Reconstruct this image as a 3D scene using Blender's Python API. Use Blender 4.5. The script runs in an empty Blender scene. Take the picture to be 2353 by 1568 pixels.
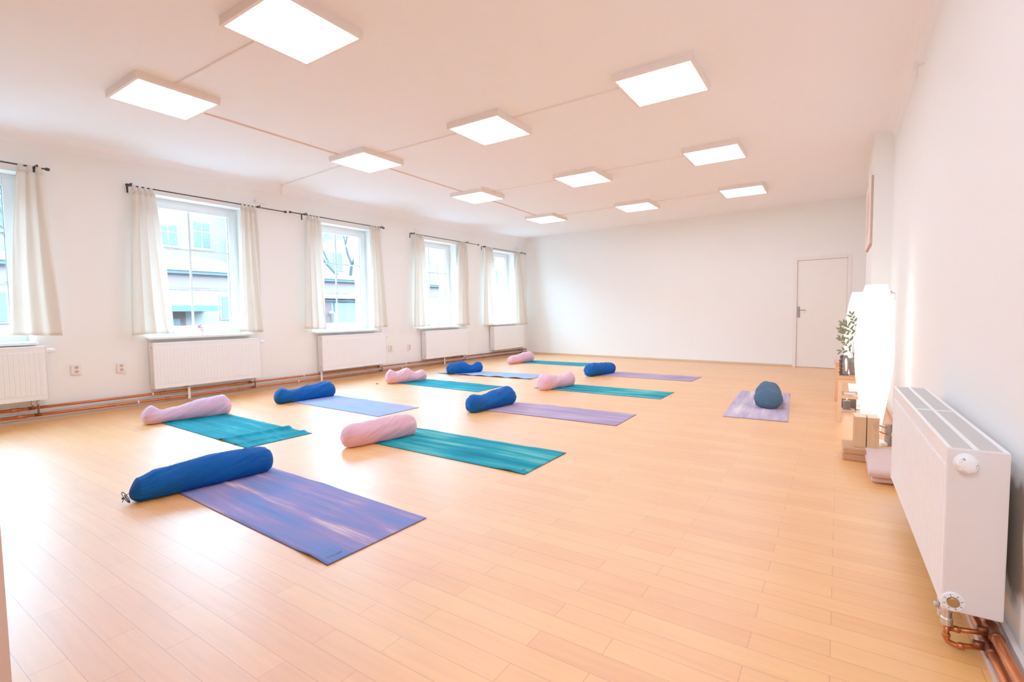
import bpy, bmesh, math, random
from mathutils import Vector, Matrix, noise
random.seed(7)
C = bpy.context.scene.collection
pi = math.pi

# ------------------------------------------------------------------ materials
def lin(c):
    r = []
    for v in c[:3]:
        v = v / 255.0
        r.append(v / 12.92 if v <= 0.04045 else ((v + 0.055) / 1.055) ** 2.4)
    return (r[0], r[1], r[2], 1.0)

def newmat(name):
    m = bpy.data.materials.new(name); m.use_nodes = True
    nt = m.node_tree
    b = nt.nodes['Principled BSDF']
    return m, nt, b

def N(nt, kind, **kw):
    n = nt.nodes.new(kind)
    for k, v in kw.items():
        if hasattr(n, k): setattr(n, k, v)
        else: n.inputs[k].default_value = v
    return n

def plain(name, col, rough=0.6, metal=0.0, spec=0.5, var=0.0, vscale=6.0, bump=0.0, bscale=80.0, emit=None, estr=0.0, sub=0.0):
    m, nt, b = newmat(name)
    b.inputs['Roughness'].default_value = rough
    b.inputs['Metallic'].default_value = metal
    b.inputs['Specular IOR Level'].default_value = spec
    L = nt.links
    if var > 0:
        tc = N(nt, 'ShaderNodeTexCoord')
        no = N(nt, 'ShaderNodeTexNoise'); no.inputs['Scale'].default_value = vscale; no.inputs['Detail'].default_value = 4
        L.new(tc.outputs['Object'], no.inputs['Vector'])
        mx = N(nt, 'ShaderNodeMix', data_type='RGBA')
        c = lin(col)
        mx.inputs['A'].default_value = (c[0]*(1-var), c[1]*(1-var), c[2]*(1-var), 1)
        mx.inputs['B'].default_value = (min(1, c[0]*(1+var)), min(1, c[1]*(1+var)), min(1, c[2]*(1+var)), 1)
        L.new(no.outputs['Fac'], mx.inputs['Factor'])
        L.new(mx.outputs['Result'], b.inputs['Base Color'])
    else:
        b.inputs['Base Color'].default_value = lin(col)
    if bump > 0:
        tc = N(nt, 'ShaderNodeTexCoord')
        no = N(nt, 'ShaderNodeTexNoise'); no.inputs['Scale'].default_value = bscale; no.inputs['Detail'].default_value = 3
        L.new(tc.outputs['Object'], no.inputs['Vector'])
        bp = N(nt, 'ShaderNodeBump'); bp.inputs['Strength'].default_value = bump; bp.inputs['Distance'].default_value = 0.01
        L.new(no.outputs['Fac'], bp.inputs['Height'])
        L.new(bp.outputs['Normal'], b.inputs['Normal'])
    if emit:
        b.inputs['Emission Color'].default_value = lin(emit); b.inputs['Emission Strength'].default_value = estr
    if sub > 0:
        b.inputs['Subsurface Weight'].default_value = sub
    return m

M = {}
M['wall'] = plain('wall_paint', (244, 241, 237), 0.9, spec=0.15, var=0.012, vscale=1.5, bump=0.05, bscale=30)
M['ceiling'] = plain('ceiling_paint', (246, 245, 250), 0.92, spec=0.1, var=0.008, vscale=1.2)
M['white'] = plain('white_enamel', (242, 243, 245), 0.35, spec=0.4)
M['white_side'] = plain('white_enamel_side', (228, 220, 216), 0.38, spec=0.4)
M['pvc'] = plain('white_plastic_frame', (236, 240, 244), 0.35)
M['sill'] = plain('white_sill_board', (240, 236, 232), 0.4)
M['frame_white'] = plain('light_frame', (240, 226, 217), 0.5)
M['grille'] = plain('grille_grey', (206, 202, 198), 0.5)
M['black'] = plain('black_iron', (34, 32, 32), 0.45)
M['steel'] = plain('brushed_steel', (150, 145, 140), 0.35, metal=0.8, var=0.1, vscale=30)
M['chrome'] = plain('nickel_valve', (200, 195, 190), 0.28, metal=0.9, var=0.08, vscale=40)
M['oldpipe'] = plain('old_grey_pipe', (150, 135, 122), 0.6, metal=0.3, var=0.3, vscale=40)
M['copper'] = plain('copper', (186, 98, 52), 0.32, metal=0.85, var=0.3, vscale=14)
M['copper_dark'] = plain('copper_tarnished', (120, 62, 38), 0.4, metal=0.8, var=0.45, vscale=30)
M['brass'] = plain('brass', (170, 130, 80), 0.35, metal=0.7)
M['trim_wood'] = plain('wood_trim', (214, 178, 138), 0.5, var=0.05, vscale=8)
M['trim_white'] = plain('painted_board', (222, 207, 198), 0.6, var=0.04, vscale=12)
M['trim_pink'] = plain('painted_ledge', (214, 176, 152), 0.6, var=0.03)
M['door'] = plain('door_paint', (246, 238, 230), 0.55, spec=0.3)
M['doorframe'] = plain('door_frame_paint', (242, 232, 226), 0.5, spec=0.3)
M['door_gap'] = plain('door_gap', (130, 105, 92), 0.9)
M['socket'] = plain('socket_plastic', (243, 228, 221), 0.35)
M['hole'] = plain('dark_hole', (70, 50, 44), 0.8)
M['socket_in'] = plain('socket_inner', (205, 178, 165), 0.5)
M['emit'] = plain('diffuser', (255, 255, 255), 0.5, emit=(210, 230, 252), estr=8.8)
M['line'] = plain('cable_duct', (238, 226, 220), 0.6)
M['line_pink'] = plain('cable_duct_peach', (232, 186, 166), 0.6)
M['jamb'] = plain('jamb_beige', (196, 156, 134), 0.7)
M['cord'] = plain('navy_cord', (22, 40, 78), 0.7)
M['tag_white'] = plain('care_tag', (245, 243, 240), 0.6)
M['cork'] = plain('cork', (200, 142, 98), 0.9, var=0.25, vscale=120, bump=0.5, bscale=160)
M['pine'] = plain('pine_stool', (236, 190, 146), 0.5, var=0.07, vscale=9)
M['pine_dark'] = plain('pine_seat_edge', (226, 152, 104), 0.5, var=0.08, vscale=9)
M['statue'] = plain('carved_stone', (74, 66, 60), 0.65, var=0.3, vscale=50, bump=0.6, bscale=70)
M['potgrey'] = plain('grey_ceramic', (146, 134, 124), 0.6)
M['leaf'] = plain('leaf', (112, 120, 74), 0.45, var=0.3, vscale=30)
M['stem'] = plain('plant_stem', (138, 112, 86), 0.6)
M['candle'] = plain('candle_wax', (112, 104, 98), 0.5, var=0.1, vscale=40)
M['flame'] = plain('flame', (255, 220, 160), 0.5, emit=(255, 224, 170), estr=30)
M['tray'] = plain('tray', (222, 190, 164), 0.55)
M['pebble'] = plain('pebble', (226, 184, 160), 0.6, var=0.1, vscale=60)
M['darkbox'] = plain('dark_slate', (96, 82, 72), 0.7, var=0.15, vscale=40)
M['potwhite'] = plain('white_pot', (236, 234, 236), 0.3)
M['flower'] = plain('pink_flower', (226, 84, 140), 0.6)
M['flower_white'] = plain('pale_flower', (242, 222, 226), 0.6)
M['canvas'] = plain('canvas_print', (240, 222, 212), 0.8)
M['canvas_art'] = plain('canvas_art', (232, 184, 160), 0.8, var=0.12, vscale=9)
M['canvas_edge'] = plain('canvas_dark_edge', (196, 160, 142), 0.8)
M['redhandle'] = plain('red_valve_handle', (190, 100, 66), 0.5)
M['wire_white'] = plain('white_flex', (240, 232, 226), 0.5)

def curtain_mat():
    m, nt, b = newmat('cream_linen')
    L = nt.links
    out = nt.nodes['Material Output']
    d = N(nt, 'ShaderNodeBsdfDiffuse'); d.inputs['Color'].default_value = lin((247, 236, 222))
    t = N(nt, 'ShaderNodeBsdfTranslucent'); t.inputs['Color'].default_value = lin((243, 234, 228))
    mx = N(nt, 'ShaderNodeMixShader'); mx.inputs[0].default_value = 0.38
    tc = N(nt, 'ShaderNodeTexCoord'); wv = N(nt, 'ShaderNodeTexNoise'); wv.inputs['Scale'].default_value = 160
    bp = N(nt, 'ShaderNodeBump'); bp.inputs['Strength'].default_value = 0.15; bp.inputs['Distance'].default_value = 0.004
    L.new(tc.outputs['Object'], wv.inputs['Vector']); L.new(wv.outputs['Fac'], bp.inputs['Height'])
    L.new(bp.outputs['Normal'], d.inputs['Normal'])
    L.new(d.outputs[0], mx.inputs[1]); L.new(t.outputs[0], mx.inputs[2]); L.new(mx.outputs[0], out.inputs['Surface'])
    return m
M['curtain'] = curtain_mat()

def glass_mat():
    m, nt, b = newmat('window_glass')
    L = nt.links
    out = nt.nodes['Material Output']
    t = N(nt, 'ShaderNodeBsdfTransparent'); t.inputs['Color'].default_value = (0.93, 0.98, 1.0, 1)
    g = N(nt, 'ShaderNodeBsdfGlossy'); g.inputs['Roughness'].default_value = 0.02
    lw = N(nt, 'ShaderNodeLayerWeight'); pw = N(nt, 'ShaderNodeMath', operation='POWER'); pw.inputs[1].default_value = 5.0
    fr = N(nt, 'ShaderNodeMath', operation='MULTIPLY_ADD'); fr.inputs[1].default_value = 0.7; fr.inputs[2].default_value = 0.04
    L.new(lw.outputs['Facing'], pw.inputs[0]); L.new(pw.outputs[0], fr.inputs[0])
    mx = N(nt, 'ShaderNodeMixShader')
    L.new(fr.outputs[0], mx.inputs[0]); L.new(t.outputs[0], mx.inputs[1]); L.new(g.outputs[0], mx.inputs[2])
    L.new(mx.outputs[0], out.inputs['Surface'])
    return m
M['glass'] = glass_mat()

def paper_mat():
    m, nt, b = newmat('lit_paper_shade')
    L = nt.links
    b.inputs['Base Color'].default_value = lin((250, 244, 232))
    b.inputs['Roughness'].default_value = 0.8
    tc = N(nt, 'ShaderNodeTexCoord'); sp = N(nt, 'ShaderNodeSeparateXYZ')
    L.new(tc.outputs['Object'], sp.inputs[0])
    w = N(nt, 'ShaderNodeTexWave', wave_type='BANDS', bands_direction='Z'); w.inputs['Scale'].default_value = 16
    w.inputs['Distortion'].default_value = 0.6
    L.new(tc.outputs['Object'], w.inputs['Vector'])
    r = N(nt, 'ShaderNodeMapRange'); r.inputs['To Min'].default_value = 0.56; r.inputs['To Max'].default_value = 0.78
    L.new(w.outputs['Fac'], r.inputs['Value'])
    # the bulb sits in the upper part: less glow towards the foot
    g = N(nt, 'ShaderNodeMapRange'); g.inputs['From Min'].default_value = 0.1; g.inputs['From Max'].default_value = 0.7
    g.inputs['To Min'].default_value = 0.85; g.inputs['To Max'].default_value = 1.25
    L.new(sp.outputs['Z'], g.inputs['Value'])
    mu = N(nt, 'ShaderNodeMath', operation='MULTIPLY')
    L.new(r.outputs[0], mu.inputs[0]); L.new(g.outputs[0], mu.inputs[1])
    L.new(mu.outputs[0], b.inputs['Emission Strength'])
    b.inputs['Emission Color'].default_value = lin((255, 249, 240))
    return m
M['paper'] = paper_mat()

def floor_mat():
    m, nt, b = newmat('beech_laminate')
    L = nt.links
    tc = N(nt, 'ShaderNodeTexCoord')
    br = N(nt, 'ShaderNodeTexBrick')
    br.offset = 0.37; br.offset_frequency = 2; br.squash = 1.0
    br.inputs['Scale'].default_value = 1.0
    br.inputs['Brick Width'].default_value = 0.62
    br.inputs['Row Height'].default_value = 0.096
    br.inputs['Mortar Size'].default_value = 0.0012
    br.inputs['Mortar Smooth'].default_value = 0.3
    br.inputs['Bias'].default_value = 0.0
    br.inputs['Color1'].default_value = lin((246, 168, 86))
    br.inputs['Color2'].default_value = lin((237, 153, 73))
    br.inputs['Mortar'].default_value = lin((190, 112, 58))
    L.new(tc.outputs['Object'], br.inputs['Vector'])
    # grain along the boards
    mp = N(nt, 'ShaderNodeMapping'); mp.inputs['Scale'].default_value = (2.2, 34, 1)
    L.new(tc.outputs['Object'], mp.inputs['Vector'])
    no = N(nt, 'ShaderNodeTexNoise'); no.inputs['Scale'].default_value = 1.4; no.inputs['Detail'].default_value = 5; no.inputs['Roughness'].default_value = 0.6
    L.new(mp.outputs[0], no.inputs['Vector'])
    rp = N(nt, 'ShaderNodeMapRange'); rp.inputs['From Min'].default_value = 0.25; rp.inputs['From Max'].default_value = 0.75
    rp.inputs['To Min'].default_value = 0.90; rp.inputs['To Max'].default_value = 1.07
    L.new(no.outputs['Fac'], rp.inputs['Value'])
    mul = N(nt, 'ShaderNodeVectorMath', operation='SCALE')
    L.new(br.outputs['Color'], mul.inputs[0]); L.new(rp.outputs[0], mul.inputs['Scale'])
    # small reddish knots and broad variation
    n2 = N(nt, 'ShaderNodeTexNoise'); n2.inputs['Scale'].default_value = 1.1; n2.inputs['Detail'].default_value = 2
    m2 = N(nt, 'ShaderNodeMapping'); m2.inputs['Scale'].default_value = (1.5, 5, 1)
    L.new(tc.outputs['Object'], m2.inputs['Vector']); L.new(m2.outputs[0], n2.inputs['Vector'])
    mx = N(nt, 'ShaderNodeMix', data_type='RGBA', blend_type='MULTIPLY')
    cr = N(nt, 'ShaderNodeValToRGB')
    cr.color_ramp.elements[0].position = 0.3; cr.color_ramp.elements[0].color = (0.96, 0.91, 0.86, 1)
    cr.color_ramp.elements[1].position = 0.6; cr.color_ramp.elements[1].color = (1, 1, 1, 1)
    L.new(n2.outputs['Fac'], cr.inputs[0])
    mx.inputs['Factor'].default_value = 1.0
    L.new(mul.outputs[0], mx.inputs['A']); L.new(cr.outputs['Color'], mx.inputs['B'])
    L.new(mx.outputs['Result'], b.inputs['Base Color'])
    b.inputs['Roughness'].default_value = 0.42
    b.inputs['IOR'].default_value = 1.5
    b.inputs['Coat Weight'].default_value = 0.9
    b.inputs['Coat Roughness'].default_value = 0.44
    b.inputs['Coat IOR'].default_value = 1.5
    return m
M['floor'] = floor_mat()

def mat_stripes(name, cols, seed, rough=0.75, lightpatch=None):
    """rubber yoga mat: long soft marbled streaks running along the mat"""
    m, nt, b = newmat(name); L = nt.links
    tc = N(nt, 'ShaderNodeTexCoord')
    mp = N(nt, 'ShaderNodeMapping'); mp.inputs['Scale'].default_value = (0.75, 9.0, 1); mp.inputs['Location'].default_value = (seed*3.7, seed*1.9, 0)
    L.new(tc.outputs['Object'], mp.inputs['Vector'])
    n1 = N(nt, 'ShaderNodeTexNoise'); n1.inputs['Scale'].default_value = 1.15; n1.inputs['Detail'].default_value = 5; n1.inputs['Roughness'].default_value = 0.58
    n1.inputs['Distortion'].default_value = 0.25
    L.new(mp.outputs[0], n1.inputs['Vector'])
    mp2 = N(nt, 'ShaderNodeMapping'); mp2.inputs['Scale'].default_value = (1.6, 1.1, 1); mp2.inputs['Location'].default_value = (seed*1.3, 0, 0)
    L.new(tc.outputs['Object'], mp2.inputs['Vector'])
    n2 = N(nt, 'ShaderNodeTexNoise'); n2.inputs['Scale'].default_value = 1.3; n2.inputs['Detail'].default_value = 1
    L.new(mp2.outputs[0], n2.inputs['Vector'])
    ad = N(nt, 'ShaderNodeMath', operation='MULTIPLY_ADD'); ad.inputs[1].default_value = 0.35
    sb = N(nt, 'ShaderNodeMath', operation='SUBTRACT'); sb.inputs[1].default_value = 0.5
    L.new(n2.outputs['Fac'], sb.inputs[0]); L.new(sb.outputs[0], ad.inputs[0]); L.new(n1.outputs['Fac'], ad.inputs[2])
    cr = N(nt, 'ShaderNodeValToRGB'); e = cr.color_ramp.elements
    n = len(cols)
    while len(e) < n: e.new(0.5)
    for i, (p, c) in enumerate(cols):
        e[i].position = p; e[i].color = lin(c)
    L.new(ad.outputs[0], cr.inputs[0])
    L.new(cr.outputs['Color'], b.inputs['Base Color'])
    b.inputs['Roughness'].default_value = 0.95; b.inputs['Specular IOR Level'].default_value = 0.08
    nb = N(nt, 'ShaderNodeTexNoise'); nb.inputs['Scale'].default_value = 260
    L.new(tc.outputs['Object'], nb.inputs['Vector'])
    bp = N(nt, 'ShaderNodeBump'); bp.inputs['Strength'].default_value = 0.18; bp.inputs['Distance'].default_value = 0.003
    L.new(nb.outputs['Fac'], bp.inputs['Height']); L.new(bp.outputs['Normal'], b.inputs['Normal'])
    return m

def fabric(name, col, col2=None, rough=0.9):
    m, nt, b = newmat(name); L = nt.links
    tc = N(nt, 'ShaderNodeTexCoord')
    no = N(nt, 'ShaderNodeTexNoise'); no.inputs['Scale'].default_value = 6; no.inputs['Detail'].default_value = 5
    L.new(tc.outputs['Object'], no.inputs['Vector'])
    mx = N(nt, 'ShaderNodeMix', data_type='RGBA')
    mx.inputs['A'].default_value = lin(col); mx.inputs['B'].default_value = lin(col2 or [min(255, v*1.08) for v in col])
    L.new(no.outputs['Fac'], mx.inputs['Factor']); L.new(mx.outputs['Result'], b.inputs['Base Color'])
    b.inputs['Roughness'].default_value = rough; b.inputs['Specular IOR Level'].default_value = 0.15
    b.inputs['Sheen Weight'].default_value = 0.0 if 'blue' in name else 0.2; b.inputs['Sheen Roughness'].default_value = 0.5
    mp = N(nt, 'ShaderNodeMapping'); mp.inputs['Scale'].default_value = (2.6, 11, 11)
    L.new(tc.outputs['Object'], mp.inputs['Vector'])
    wr = N(nt, 'ShaderNodeTexNoise'); wr.inputs['Scale'].default_value = 2.0; wr.inputs['Detail'].default_value = 4
    L.new(mp.outputs[0], wr.inputs['Vector'])
    nb = N(nt, 'ShaderNodeTexNoise'); nb.inputs['Scale'].default_value = 220
    L.new(tc.outputs['Object'], nb.inputs['Vector'])
    ma = N(nt, 'ShaderNodeMath', operation='MULTIPLY_ADD'); ma.inputs[1].default_value = 0.12
    L.new(nb.outputs['Fac'], ma.inputs[0]); L.new(wr.outputs['Fac'], ma.inputs[2])
    bp = N(nt, 'ShaderNodeBump'); bp.inputs['Strength'].default_value = 0.45; bp.inputs['Distance'].default_value = 0.008
    L.new(ma.outputs[0], bp.inputs['Height']); L.new(bp.outputs['Normal'], b.inputs['Normal'])
    return m

def wood_mat(name, c1, c2, axis_scale=(30, 30, 2)):
    m, nt, b = newmat(name); L = nt.links
    tc = N(nt, 'ShaderNodeTexCoord')
    mp = N(nt, 'ShaderNodeMapping'); mp.inputs['Scale'].default_value = axis_scale
    L.new(tc.outputs['Object'], mp.inputs['Vector'])
    no = N(nt, 'ShaderNodeTexNoise'); no.inputs['Scale'].default_value = 1.5; no.inputs['Detail'].default_value = 4
    L.new(mp.outputs[0], no.inputs['Vector'])
    mx = N(nt, 'ShaderNodeMix', data_type='RGBA'); mx.inputs['A'].default_value = lin(c1); mx.inputs['B'].default_value = lin(c2)
    L.new(no.outputs['Fac'], mx.inputs['Factor']); L.new(mx.outputs['Result'], b.inputs['Base Color'])
    b.inputs['Roughness'].default_value = 0.55
    return m
M['block'] = wood_mat('oak_block', (206, 152, 100), (226, 178, 126))
M['block_top'] = plain('oak_block_endgrain', (238, 212, 178), 0.6, var=0.05, vscale=30)

def right_wall_mat():
    """white paint with an old bare plaster patch low on the wall behind the radiator"""
    m, nt, b = newmat('right_wall_paint'); L = nt.links
    tc = N(nt, 'ShaderNodeTexCoord'); sp = N(nt, 'ShaderNodeSeparateXYZ')
    L.new(tc.outputs['Object'], sp.inputs[0])
    no = N(nt, 'ShaderNodeTexNoise'); no.inputs['Scale'].default_value = 7; no.inputs['Detail'].default_value = 6
    L.new(tc.outputs['Object'], no.inputs['Vector'])
    def window(sock, lo, hi, soft):
        a = N(nt, 'ShaderNodeMapRange', interpolation_type='SMOOTHSTEP'); a.inputs['From Min'].default_value = lo - soft; a.inputs['From Max'].default_value = lo + soft
        c = N(nt, 'ShaderNodeMapRange', interpolation_type='SMOOTHSTEP'); c.inputs['From Min'].default_value = hi - soft; c.inputs['From Max'].default_value = hi + soft
        c.inputs['To Min'].default_value = 1; c.inputs['To Max'].default_value = 0
        L.new(sock, a.inputs['Value']); L.new(sock, c.inputs['Value'])
        q = N(nt, 'ShaderNodeMath', operation='MULTIPLY'); L.new(a.outputs[0], q.inputs[0]); L.new(c.outputs[0], q.inputs[1])
        return q.outputs[0]
    # distort coordinates
    md = N(nt, 'ShaderNodeMath', operation='MULTIPLY_ADD'); md.inputs[1].default_value = 0.18
    L.new(no.outputs['Fac'], md.inputs[0]); L.new(sp.outputs['Y'], md.inputs[2])
    mz = N(nt, 'ShaderNodeMath', operation='MULTIPLY_ADD'); mz.inputs[1].default_value = 0.16
    n3 = N(nt, 'ShaderNodeTexNoise'); n3.inputs['Scale'].default_value = 9; n3.inputs['Detail'].default_value = 5
    L.new(tc.outputs['Object'], n3.inputs['Vector'])
    L.new(n3.outputs['Fac'], mz.inputs[0]); L.new(sp.outputs['Z'], mz.inputs[2])
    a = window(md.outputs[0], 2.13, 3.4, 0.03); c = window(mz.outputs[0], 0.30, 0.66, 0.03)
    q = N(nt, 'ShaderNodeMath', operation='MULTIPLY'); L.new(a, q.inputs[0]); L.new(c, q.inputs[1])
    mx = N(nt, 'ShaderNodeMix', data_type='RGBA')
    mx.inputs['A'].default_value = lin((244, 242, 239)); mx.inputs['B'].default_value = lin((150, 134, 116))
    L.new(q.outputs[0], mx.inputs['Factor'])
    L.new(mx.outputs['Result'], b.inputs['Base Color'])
    bp = N(nt, 'ShaderNodeBump'); bp.inputs['Strength'].default_value = 0.5; bp.inputs['Distance'].default_value = 0.01
    L.new(q.outputs[0], bp.inputs['Height']); L.new(bp.outputs['Normal'], b.inputs['Normal'])
    b.inputs['Roughness'].default_value = 0.9; b.inputs['Specular IOR Level'].default_value = 0.15
    return m
M['wall_right'] = right_wall_mat()

# ------------------------------------------------------------------ mesh helpers
def bx(bm, x0, x1, y0, y1, z0, z1, mi=0):
    vs = [bm.verts.new((x, y, z)) for x in (x0, x1) for y in (y0, y1) for z in (z0, z1)]
    idx = [(0, 1, 3, 2), (4, 6, 7, 5), (0, 4, 5, 1), (2, 3, 7, 6), (0, 2, 6, 4), (1, 5, 7, 3)]
    fs = []
    for i in idx:
        f = bm.faces.new([vs[j] for j in i]); f.material_index = mi; fs.append(f)
    return vs, fs

def prism(bm, pts, z0, z1, mi=0):
    a = [bm.verts.new((p[0], p[1], z0)) for p in pts]; b = [bm.verts.new((p[0], p[1], z1)) for p in pts]
    n = len(pts)
    bm.faces.new(a[::-1]).material_index = mi; bm.faces.new(b).material_index = mi
    for i in range(n):
        bm.faces.new((a[i], a[(i+1) % n], b[(i+1) % n], b[i])).material_index = mi

def tube(bm, path, r, seg=12, caps=True, mi=0):
    path = [Vector(p) for p in path]; n = len(path)
    rr = r if isinstance(r, (list, tuple)) else [r]*n
    rings = []
    t0 = (path[1]-path[0]).normalized()
    up = Vector((0, 0, 1)) if abs(t0.z) < 0.9 else Vector((1, 0, 0))
    nrm = t0.cross(up).normalized()
    for i in range(n):
        if i == 0: t = path[1]-path[0]
        elif i == n-1: t = path[-1]-path[-2]
        else: t = (path[i+1]-path[i]).normalized() + (path[i]-path[i-1]).normalized()
        t.normalize()
        nrm = (nrm - t*nrm.dot(t)).normalized()
        bn = t.cross(nrm)
        rings.append([bm.verts.new(path[i] + (nrm*math.cos(2*pi*k/seg) + bn*math.sin(2*pi*k/seg))*rr[i]) for k in range(seg)])
    for i in range(n-1):
        for k in range(seg):
            bm.faces.new((rings[i][k], rings[i][(k+1) % seg], rings[i+1][(k+1) % seg], rings[i+1][k])).material_index = mi
    if caps:
        bm.faces.new(rings[0][::-1]).material_index = mi; bm.faces.new(rings[-1]).material_index = mi

def lathe(bm, prof, seg=32, cx=0, cy=0, cz=0, caps=True, mi=0, axis='z'):
    rings = []
    for r, z in prof:
        ring = []
        for k in range(seg):
            a = 2*pi*k/seg
            x, y = r*math.cos(a), r*math.sin(a)
            if axis == 'z': p = (cx+x, cy+y, cz+z)
            elif axis == 'x': p = (cx+z, cy+x, cz+y)
            else: p = (cx+x, cy+z, cz+y)
            ring.append(bm.verts.new(p))
        rings.append(ring)
    for i in range(len(rings)-1):
        for k in range(seg):
            bm.faces.new((rings[i][k], rings[i][(k+1) % seg], rings[i+1][(k+1) % seg], rings[i+1][k])).material_index = mi
    if caps:
        bm.faces.new(rings[0][::-1]).material_index = mi; bm.faces.new(rings[-1]).material_index = mi

def ball(bm, c, r, sx=1, sy=1, sz=1, u=12, v=8, mi=0):
    r_ = bmesh.ops.create_uvsphere(bm, u_segments=u, v_segments=v, radius=r)
    for vt in r_['verts']:
        vt.co = Vector((vt.co.x*sx + c[0], vt.co.y*sy + c[1], vt.co.z*sz + c[2]))
    for vt in r_['verts']:
        for f in vt.link_faces: f.material_index = mi

def obj(name, bm, mats, parent=None, smooth=False, bevel=0.0, subsurf=0):
    bmesh.ops.recalc_face_normals(bm, faces=bm.faces[:])
    me = bpy.data.meshes.new(name); bm.to_mesh(me); bm.free()
    if not isinstance(mats, (list, tuple)): mats = [mats]
    for m_ in mats: me.materials.append(m_)
    if smooth:
        for p in me.polygons: p.use_smooth = True
    o = bpy.data.objects.new(name, me); C.objects.link(o)
    if bevel > 0:
        md = o.modifiers.new('bevel', 'BEVEL'); md.width = bevel; md.segments = 2; md.limit_method = 'ANGLE'
    if subsurf:
        md = o.modifiers.new('sub', 'SUBSURF'); md.levels = subsurf; md.render_levels = subsurf
    if smooth and bevel == 0 and not subsurf:
        pass
    if parent: o.parent = parent
    return o

def tag(o, label, cat, group=None):
    o['label'] = label; o['category'] = cat
    if group: o['group'] = group
    return o

def thing(name, label, cat, loc=(0, 0, 0), rotz=0.0, group=None):
    o = bpy.data.objects.new(name, None); C.objects.link(o)
    o.location = loc; o.rotation_euler = (0, 0, rotz); o.empty_display_size = 0.1
    return tag(o, label, cat, group)

def struct(name, bm, mats, loc=(0, 0, 0), rotz=0.0, parent=None, **kw):
    o = obj(name, bm, mats, parent, **kw)
    if parent is None:
        o['kind'] = 'structure'; o.location = loc; o.rotation_euler = (0, 0, rotz)
    return o

def dup(root, loc, rotz, label, cat=None, group=None):
    r = root.copy(); C.objects.link(r); r.location = loc; r.rotation_euler = (0, 0, rotz)
    r['label'] = label
    if group: r['group'] = group
    for ch in [o for o in bpy.data.objects if o.parent == root]:
        c = ch.copy(); C.objects.link(c); c.parent = r
        for g in [o for o in bpy.data.objects if o.parent == ch]:
            d = g.copy(); C.objects.link(d); d.parent = c
    return r

# wall frames: local x runs along the wall, local y goes INTO the wall, z up
AL = math.atan(0.0165)
ROTL = pi/2 - AL
OL = Vector((-7.285, 0, 0)); dU = Vector((math.sin(AL), math.cos(AL), 0)); dW = Vector((math.cos(AL), -math.sin(AL), 0))
def PL(u, w, z): return OL + dU*u + dW*w + Vector((0, 0, z))
XR = 0.48                                   # right wall face
ROTB = math.radians(-4.43)                  # back wall
OB = Vector((-7.076, 11.43, 0))
CEIL = 3.10

# ------------------------------------------------------------------ shell
bm = bmesh.new(); bx(bm, -7.6, 0.75, -1.8, 11.7, -0.1, 0.0); struct('floor', bm, M['floor'])
bm = bmesh.new(); bx(bm, -7.6, 0.75, -1.8, 11.7, CEIL, CEIL+0.1)
# coves along the left wall and the right wall
def cove(bm, f, r, n=8):
    a = []
    for i in range(n+1):
        t = i/n*pi/2
        a.append((r*(1-math.sin(t)), CEIL - r*(1-math.cos(t))))
    return [f(p) for p in a]
def cove_strip(bm, A, B, dirv, r):
    n = 8; va = []; vb = []
    for i in range(n+1):
        t = i/n*pi/2
        off = r*(1-math.sin(t)); zz = CEIL - r*(1-math.cos(t))
        va.append(bm.verts.new(Vector(A) + Vector(dirv)*off + Vector((0, 0, zz))))
        vb.append(bm.verts.new(Vector(B) + Vector(dirv)*off + Vector((0, 0, zz))))
    for i in range(n): bm.faces.new((va[i], va[i+1], vb[i+1], vb[i]))
cove_strip(bm, PL(-1.9, 0, 0), PL(11.7, 0, 0), dW, 0.12)
cove_strip(bm, (XR, -1.8, 0), (XR, 7.03, 0), (-1, 0, 0), 0.10)
ce = struct('ceiling', bm, M['ceiling'])

OPEN = []  # window openings along the left wall: u0, u1, sill z, top z
for far, dz in ((1.565, 0.0), (3.875, 0.0), (6.205, -0.02), (8.54, -0.03), (10.84, -0.02)):
    OPEN.append((far-1.265, far, 0.865+dz, 2.665+dz*0.6))
bm = bmesh.new()
T = 0.53
xs = [-1.95]
for o in OPEN: xs += [o[0], o[1]]
xs.append(11.75)
for i in range(0, len(xs), 2): bx(bm, xs[i], xs[i+1], 0, T, 0, CEIL+0.1)
for o in OPEN:
    bx(bm, o[0], o[1], 0, T, 0, o[2]-0.02); bx(bm, o[0], o[1], 0, T, o[3], CEIL+0.1)
struct('wall_left', bm, M['wall'], loc=OL, rotz=ROTL)
# exterior face stub of the wall keeps thickness; back wall with the door opening
bm = bmesh.new()
DX0, DX1, DZ = 6.405, 7.225, 2.055
bx(bm, -0.4, DX0, 0, 0.2, 0, CEIL+0.1); bx(bm, DX1, 8.2, 0, 0.2, 0, CEIL+0.1); bx(bm, DX0, DX1, 0, 0.2, DZ, CEIL+0.1)
struct('wall_back', bm, M['wall'], loc=OB, rotz=ROTB)
bm = bmesh.new()
bx(bm, XR, XR+0.2, -1.8, 11.4, 0, CEIL+0.1); bx(bm, 0.30, XR, 7.03, 8.5, 0, CEIL+0.1)
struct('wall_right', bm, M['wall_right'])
bm = bmesh.new(); bx(bm, -7.5, -0.907, -0.12, 0.152, 0, CEIL+0.05)
struct('wall_near', bm, M['jamb'])
bm = bmesh.new(); bx(bm, -7.6, 0.7, -1.9, -1.75, 0, CEIL+0.05)
struct('wall_behind', bm, M['wall'])

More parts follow.
